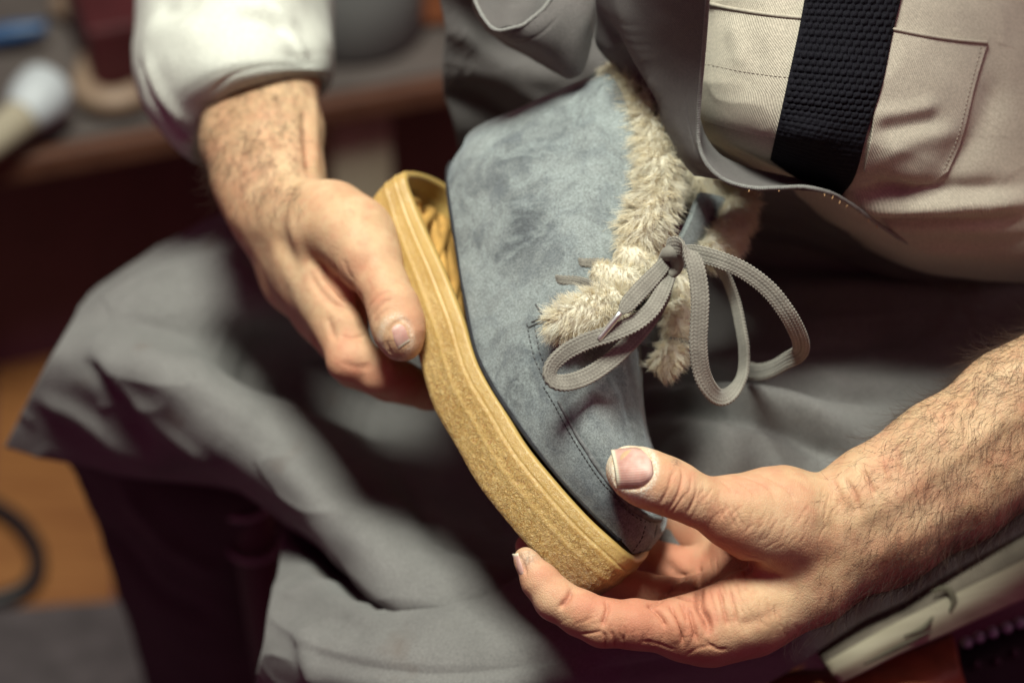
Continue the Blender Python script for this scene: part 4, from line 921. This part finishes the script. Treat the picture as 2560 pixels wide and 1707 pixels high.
# ---- black ribbed strap over the shirt
def knit(V, F, nu, nv):
    N = normals(V, F); G = np.linspace(0, 1, nv)[:, None]; Uu = np.linspace(0, 1, nu)[None]
    a = Uu*13; b = G*34; a2 = a+.5*(np.floor(b) % 2)
    h = np.sqrt(np.clip(1-((a2 % 1-.5)/.5)**2, 0, 1))*np.sqrt(np.clip(1-((b % 1-.5)/.5)**2, 0, 1))
    fade = 1/(1+np.exp((G-.60)*18)); edge_ = np.clip(np.minimum(Uu, 1-Uu)/.05, 0, 1)
    bar = .5+.5*np.sin(2*math.pi*b*1.5)
    hh = (1.7*h*fade+.25*bar*(1-fade))*edge_+.9*(1-edge_)*0
    return V+N*(hh.ravel()+.15*noise(V, 1.3, 5))[:, None]
st, STV, STF = patch("strap", [[(2018,-40),(2090,-40),(2170,-40),(2262,-40)], [(1998,70),(2070,75),(2150,80),(2232,85)], [(1972,190),(2050,198),(2125,205),(2206,212)], [(1950,290),(2020,302),(2095,315),(2170,325)], [(1930,378),(1990,402),(2060,425),(2138,440)], [(1925,400),(1985,440),(2050,470),(2102,492)]], 150, 260, 3.2, STRAP, person, BVS, "wide black ribbed elastic strap down the shirt front", knit, 1.2)

# ---- rolled white sleeve
rings = [[(300,-330,420),(380,-380,310),(560,-400,260),(740,-390,275),(880,-350,370),(820,-300,470),(560,-280,510),(360,-300,480)],
         [(340,-110,320),(400,-140,240),(560,-160,200),(720,-160,215),(835,-120,300),(800,-70,400),(580,-50,430),(390,-70,400)],
         [(336,60,268),(392,20,200),(550,0,165),(720,-5,180),(828,30,260),(800,90,350),(590,120,380),(385,110,350)],
         [(332,170,240),(385,140,180),(545,95,148),(715,90,158),(826,108,208),(800,180,310),(610,230,340),(400,240,310)],
         [(352,262,224),(400,220,176),(535,160,142),(700,140,148),(824,148,192),(800,225,290),(630,290,320),(440,318,290)],
         [(392,325,214),(428,272,176),(540,192,143),(695,166,146),(822,168,186),(800,245,275),(650,322,300),(480,362,270)],
         [(446,378,208),(466,308,178),(552,218,147),(690,184,147),(818,180,182),(795,250,262),(660,337,285),(530,395,256)],
         [(476,398,206),(488,322,180),(562,232,150),(686,194,150),(812,188,182),(790,255,258),(662,342,280),(545,402,250)],
         [(487,398,206),(498,328,184),(570,242,155),(684,204,155),(806,198,187),(782,258,254),(662,340,272),(552,396,246)],
         [(494,384,220),(508,320,196),(572,236,170),(682,196,170),(796,190,212),(776,248,262),(660,327,278),(555,380,258)]]
G = np.stack([cr_closed(Cs(r), 150) for r in rings]); V = np.stack([cr(G[:, i], 130) for i in range(150)], 1).reshape(-1, 3); F = grid_faces(130, 150, True)
if np.mean(normals(V, F).reshape(130, 150, 3)[60:90, 35:50, 2]) < 0: F = F[:, ::-1]
N = normals(V, F); V = V+N*(1.8*noise(V, 38, 81)+.7*noise(V, 15, 82))[:, None]
V, _ = emboss(V, F, [([(345,150),(380,240),(430,310),(492,372)], 3.0, -3.5), ([(360,140),(405,240),(470,320)], 5, 2.5), ([(590,40),(660,50),(720,75)], 6, -5), ([(600,20),(680,30),(740,60)], 6, 3), ([(400,20),(440,30),(480,10)], 7, -4), ([(350,80),(420,70),(520,90)], 10, 2.5), ([(650,0),(700,60),(740,120),(780,170)], 1.6, -1.6), ([(665,0),(715,60),(755,120),(785,160)], 2.0, 1.4), ([(520,240),(580,190),(680,165),(770,170)], 1.3, -.8), ([(720,130),(760,150),(790,150)], 4, -3)])
uvs = np.stack((np.tile(np.arange(150)*2.2, 130), np.repeat(np.arange(130)*2.6, 150)), 1)
sl = mk("sleeve", V, F, SLEEVE, person, uv=uvs, label="white sleeve with turned back cuff")
# ---- trouser leg below the apron and the stool it stands beside
TR = [[(150,1120,330),(300,1140,300),(480,1160,300),(640,1180,330),(720,1200,400)], [(215,1250,380),(350,1260,330),(500,1270,320),(660,1290,350),(760,1300,430)], [(285,1450,470),(420,1450,420),(560,1460,410),(700,1480,440),(790,1500,520)], [(365,1720,600),(490,1720,550),(620,1730,540),(740,1740,570),(830,1760,650)], [(420,1900,700),(540,1900,650),(660,1910,640),(780,1920,670),(860,1940,740)]]
sheet("trouser_leg", TR, 70, 70, TROUSER, person, folds=[([(300,1200),(420,1350),(560,1440)], 10, 5), ([(260,1300),(400,1480),(560,1560)], 10, -5)], rough=2, rs=40, seed=16, label="dark trouser leg below the apron hem")
# ------------------------------------------------------------------ room behind and below (world metres)
def ray(u, v):
    d = unit(RN @ (C(u, v, 0)-np.array((0, 0, DIST)))); return np.array(cam.location), d
def at_z(u, v, z):
    o, d = ray(u, v); return o+d*((z-o[2])/d[2])
def at_y(u, v, y):
    o, d = ray(u, v); return o+d*((y-o[1])/d[1])
def structure(o): o["kind"] = "structure"; return o

# floor: boards near, plain sheet beyond
V, F = box(0, 1.0, -.03, 9, 8, .05); structure(mk("floor", V, F, DARKWOOD, None, smooth=False, world=True))
fl = bpy.data.objects["floor"]
p = at_z(130, 1330, .0); ang = math.radians(8)
for k in range(-4, 6):
    w = .105; cx, cy = p[0]+math.cos(ang)*w*k, p[1]+math.sin(ang)*w*k
    V, F = box(cx, cy, -.001+.001*(k % 3), w-.004, 1.5, .018, ang, .0015); o = mk("floor_board", V, F, PLANK, fl, smooth=False, world=True)
q = at_z(150, 1530, .012); V, F = box(q[0]-.1, q[1]-.36, .016, 1.1, .70, .008, math.radians(6), .002)
o = mk("floor_mat", V, F, MAT_GREY, None, smooth=False, world=True); o["label"] = "flat dark grey mat on the floor below the knee"; o["category"] = "mat"
# cable on the floor
pts = [at_z(u, v, .018) for u, v in [(-120,1210),(-20,1262),(50,1310),(92,1380),(80,1450),(20,1490),(-120,1520)]]
V, F = tube(np.array(pts)*1000, 7, 10, 6); V = V/1000; o = mk("cable", V, F, BLACK, None, world=True); o["label"] = "dark cable curving over the orange floor boards"; o["category"] = "cable"

# bench with a grey top; dark panels added for the shade under it
BZ = .30; e1, e2 = at_z(0, 372, BZ), at_z(420, 296, BZ); dx = unit(e2-e1); ny = np.array((-dx[1], dx[0], 0)); rz = math.atan2(dx[1], dx[0])
bench = thing("workbench", "grey topped workbench with brown wooden front edge behind the arm", "workbench", (e1+e2)/2*np.array((1, 1, 0)), world=True)
c = (e1+e2)/2+dx*.30; L = 2.2
def bb(name, along, depth, z, sl, sd, sz, mat, bev=.003):
    q = c+dx*along+ny*depth; V, F = box(q[0], q[1], z, sl, sd, sz, rz, bev); return mk(name, V, F, mat, bench, smooth=False, world=True)
bb("bench_top", -.56, .40, BZ-.012, 1.55, .80, .022, BENCHTOP); bb("bench_edge", -.56, -.012, BZ-.012, 1.56, .014, .022, BENCHEDGE)
bb("shade_panel_front", -.56, .10, (BZ-.04)/2, 1.5, .02, BZ-.045, DARKWOOD); bb("shade_panel_side", .195, .42, (BZ-.04)/2, .02, .66, BZ-.045, DARKWOOD)
wl = structure(mk("wall", *box(0, e2[1]+1.6, 1.0, 9, .06, 2.6), plain("dark_wall", (.05, .03, .035), .9, .3, 5), None, smooth=False, world=True))

# things on the bench
def on_bench(u, v, h=0.0): return at_z(u, v, BZ+.001+h)
pts = [on_bench(u, v, .012) for u, v in [(150,8),(205,42),(243,100),(222,180),(214,225),(245,252),(300,254),(352,236)]]
V, F = tube(np.array(pts)*1000, 12, 12, 6); o = mk("bent_bar", V/1000, F, BEIGE, None, world=True); o["label"] = "beige bent metal bar lying on the bench beside the sleeve"; o["category"] = "bar"
q = on_bench(300, 150); V, F = box(q[0]+.01, q[1]+.03, BZ+.035, .10, .17, .07, rz, .004); o = mk("red_box", V, F, RED, None, smooth=False, world=True); o["label"] = "dark red box inside the beige bent bar"; o["category"] = "box"
q = on_bench(215, 0); V, F = box(q[0]+.05, q[1]+.10, BZ+.03, .30, .05, .06, rz, .006); o = mk("wooden_block", V, F, BENCHEDGE, None, smooth=False, world=True); o["label"] = "brown wooden block at the back of the bench, top left"; o["category"] = "block"
brush = thing("brush", "beige handled brush with white head at the left end of the bench", "brush", on_bench(60, 260), world=True)
a, b, c3 = on_bench(-110, 420, .02), on_bench(60, 290, .03), on_bench(122, 215, .035)
V, F = tube(np.array([a, (a*.4+b*.6), b])*1000, [11, 15, 16], 12, 5); mk("handle", V/1000, F, PALEWOOD, brush, world=True)
V, F = tube(np.array([b-(c3-b)*.1, b*.55+c3*.45, c3, c3+(c3-b)*.12])*1000, [15, 23, 22, 11], 14, 4); mk("head", V/1000, F, WHITE, brush, world=True)
a, b = on_bench(-40, 95, .015), on_bench(115, 68, .02); V, F = tube(np.array([a, a*.5+b*.5, b])*1000, [8, 9, 6], 10, 6); o = mk("blue_pen", V/1000, F, BLUE, None, world=True); o["label"] = "thin blue tool lying at the far left of the bench"; o["category"] = "tool"
# pale post under the bench, jar and block on the bench right of the arm
pt = at_z(872, 215, BZ); V, F = box(pt[0], pt[1]+.03, (BZ-.03)/2, .052, .052, BZ-.035, rz, .003); mk("bench_post", V, F, PALEWOOD, bench, smooth=False, world=True)
pr1, pr2 = at_z(760, 236, BZ), at_z(1250, 150, BZ)
def lathe(prof, cx, cy, n=28):
    th = np.linspace(0, 2*math.pi, n, endpoint=False); V = np.array([(cx+r*math.cos(t), cy+r*math.sin(t), z) for r, z in prof for t in th]); return V, grid_faces(len(prof), n, True)
q = on_bench(885, 72); zt = BZ+.001
j = thing("jar", "white jar with a blue lid standing on the bench behind the sleeve", "jar", q, world=True)
V, F = lathe([(.001, zt), (.056, zt), (.060, zt+.006), (.060, zt+.062), (.052, zt+.074), (.052, zt+.078)], q[0], q[1]); mk("jar_body", V, F, JARWHITE, j, world=True)
V, F = lathe([(.056, zt+.074), (.057, zt+.077), (.057, zt+.11), (.054, zt+.115), (.001, zt+.115)], q[0], q[1]); mk("lid", V, F, BLUE, j, world=True)
q = on_bench(1035, 62); V, F = box(q[0], q[1]+.03, zt+.045, .10, .08, .09, .2, .008); o = mk("brown_block", V, F, BROWN, None, smooth=False, world=True); o["label"] = "brown block standing right of the white jar"; o["category"] = "block"

# stool leg with two steel rings under the apron
stool = thing("stool_leg", "dark turned stool leg with two steel rings below the lit apron fold", "stool", at_z(680, 1707, 0), world=True)
pa = [C(605, 1140, 330), C(625, 1290, 360), C(650, 1460, 400), C(690, 1720, 470)]
V, F = tube(pa, [11, 13, 13, 12], 16, 6); mk("leg", V, F, DARKWOOD, stool)
def ring(p, axis, R, r, name, mat, par):
    a = unit(np.cross(axis, (0, 0, 1.))); b = np.cross(unit(axis), a); th = np.linspace(0, 2*math.pi, 40)
    P = np.array([p+R*(math.cos(t)*a+math.sin(t)*b) for t in th]); V, F = tube(P, r, 8, 2, cap=False); mk(name, V, F, mat, par)
axs = np.array(pa[2]-pa[0])
ring(C(612, 1252, 345), axs, 15.5, 2.2, "ring", CHROME, stool); ring(C(636, 1358, 372), axs, 15.5, 2.0, "ring", CHROME, stool)

# lower right: pale board, leather pouch, black perforated box
def slab(name, pts, th, mat, parent, n=(40, 16), label=None, rough=.6):
    V = surf(pts, *n); F = grid_faces(n[1], n[0])
    if np.mean(normals(V, F)[:, 2]) < 0: F = F[:, ::-1]
    N = normals(V, F); V = V+N*(rough*noise(V, 18, 91))[:, None]
    o = mk(name, V, F, mat, parent, label=label); m = o.modifiers.new("thickness", 'SOLIDIFY'); m.thickness = th*.001; m.offset = -1; return o
bd = thing("board", "pale worn wooden board under the forearm at lower right", "board", C(2300, 1560, 120))
slab("board_top", [[(2030,1612,152),(2200,1500,152),(2400,1385,152),(2750,1200,152)], [(2045,1632,140),(2215,1528,140),(2415,1420,140),(2765,1240,140)], [(2062,1652,128),(2232,1556,128),(2432,1458,128),(2782,1285,128)]], 10, BOARDTOP, bd)
slab("board_edge", [[(2063,1655,127),(2233,1559,127),(2433,1461,127),(2783,1288,127)], [(2082,1682,122),(2252,1592,122),(2452,1500,122),(2798,1335,122)], [(2100,1708,124),(2272,1625,124),(2472,1538,124),(2812,1380,124)]], 10, PALEWOOD, bd)
for pts in ([(2160,1660,116),(2260,1610,116),(2330,1575,116)], [(2260,1590,120),(2310,1570,120),(2340,1530,125)], [(2330,1480,128),(2365,1470,126),(2385,1500,124),(2375,1530,122)]):
    V, F = tube(Cs(pts), [.5, 1.4, .5] if len(pts) == 3 else [.8, 1.8, 1.8, .7], 8, 2); mk("gouge", V, F, plain("gouge_dirt", (.13, .12, .085), .9), bd)
slab("leather_pouch", [[(1915,1690,165),(2060,1670,160),(2240,1630,155),(2380,1580,165)], [(1940,1800,145),(2080,1770,135),(2260,1730,135),(2410,1680,145)], [(1960,1900,150),(2100,1880,140),(2290,1860,140),(2450,1800,155)]], 8, BROWN, None, rough=4)
o = bpy.data.objects["leather_pouch"]; o["label"] = "brown leather pouch under the pale board at the bottom edge"; o["category"] = "pouch"
bx = thing("black_case", "black case with a row of pale studs at the lower right corner", "case", C(2480, 1650, 180))
slab("case_face", [[(2395,1600,182),(2480,1570,182),(2580,1530,182),(2750,1460,182)], [(2400,1680,170),(2490,1650,170),(2590,1620,170),(2770,1560,170)], [(2410,1850,165),(2500,1830,165),(2610,1800,165),(2800,1760,165)]], 30, BLACK, bx)
STUD = plain("pale_stud", (.42, .48, .55), .3, .1)
for u, v in [(2418,1605),(2448,1592),(2482,1580),(2518,1568),(2550,1556),(2440,1660),(2490,1652),(2535,1632)]:
    V, F = tube([C(u, v, 178), C(u, v, 170), C(u, v, 166)], [3.2, 3.0, .6], 10, 2); mk("stud", V, F, STUD if v < 1610 else plain("dull_stud", (.05, .035, .045), .5), bx)
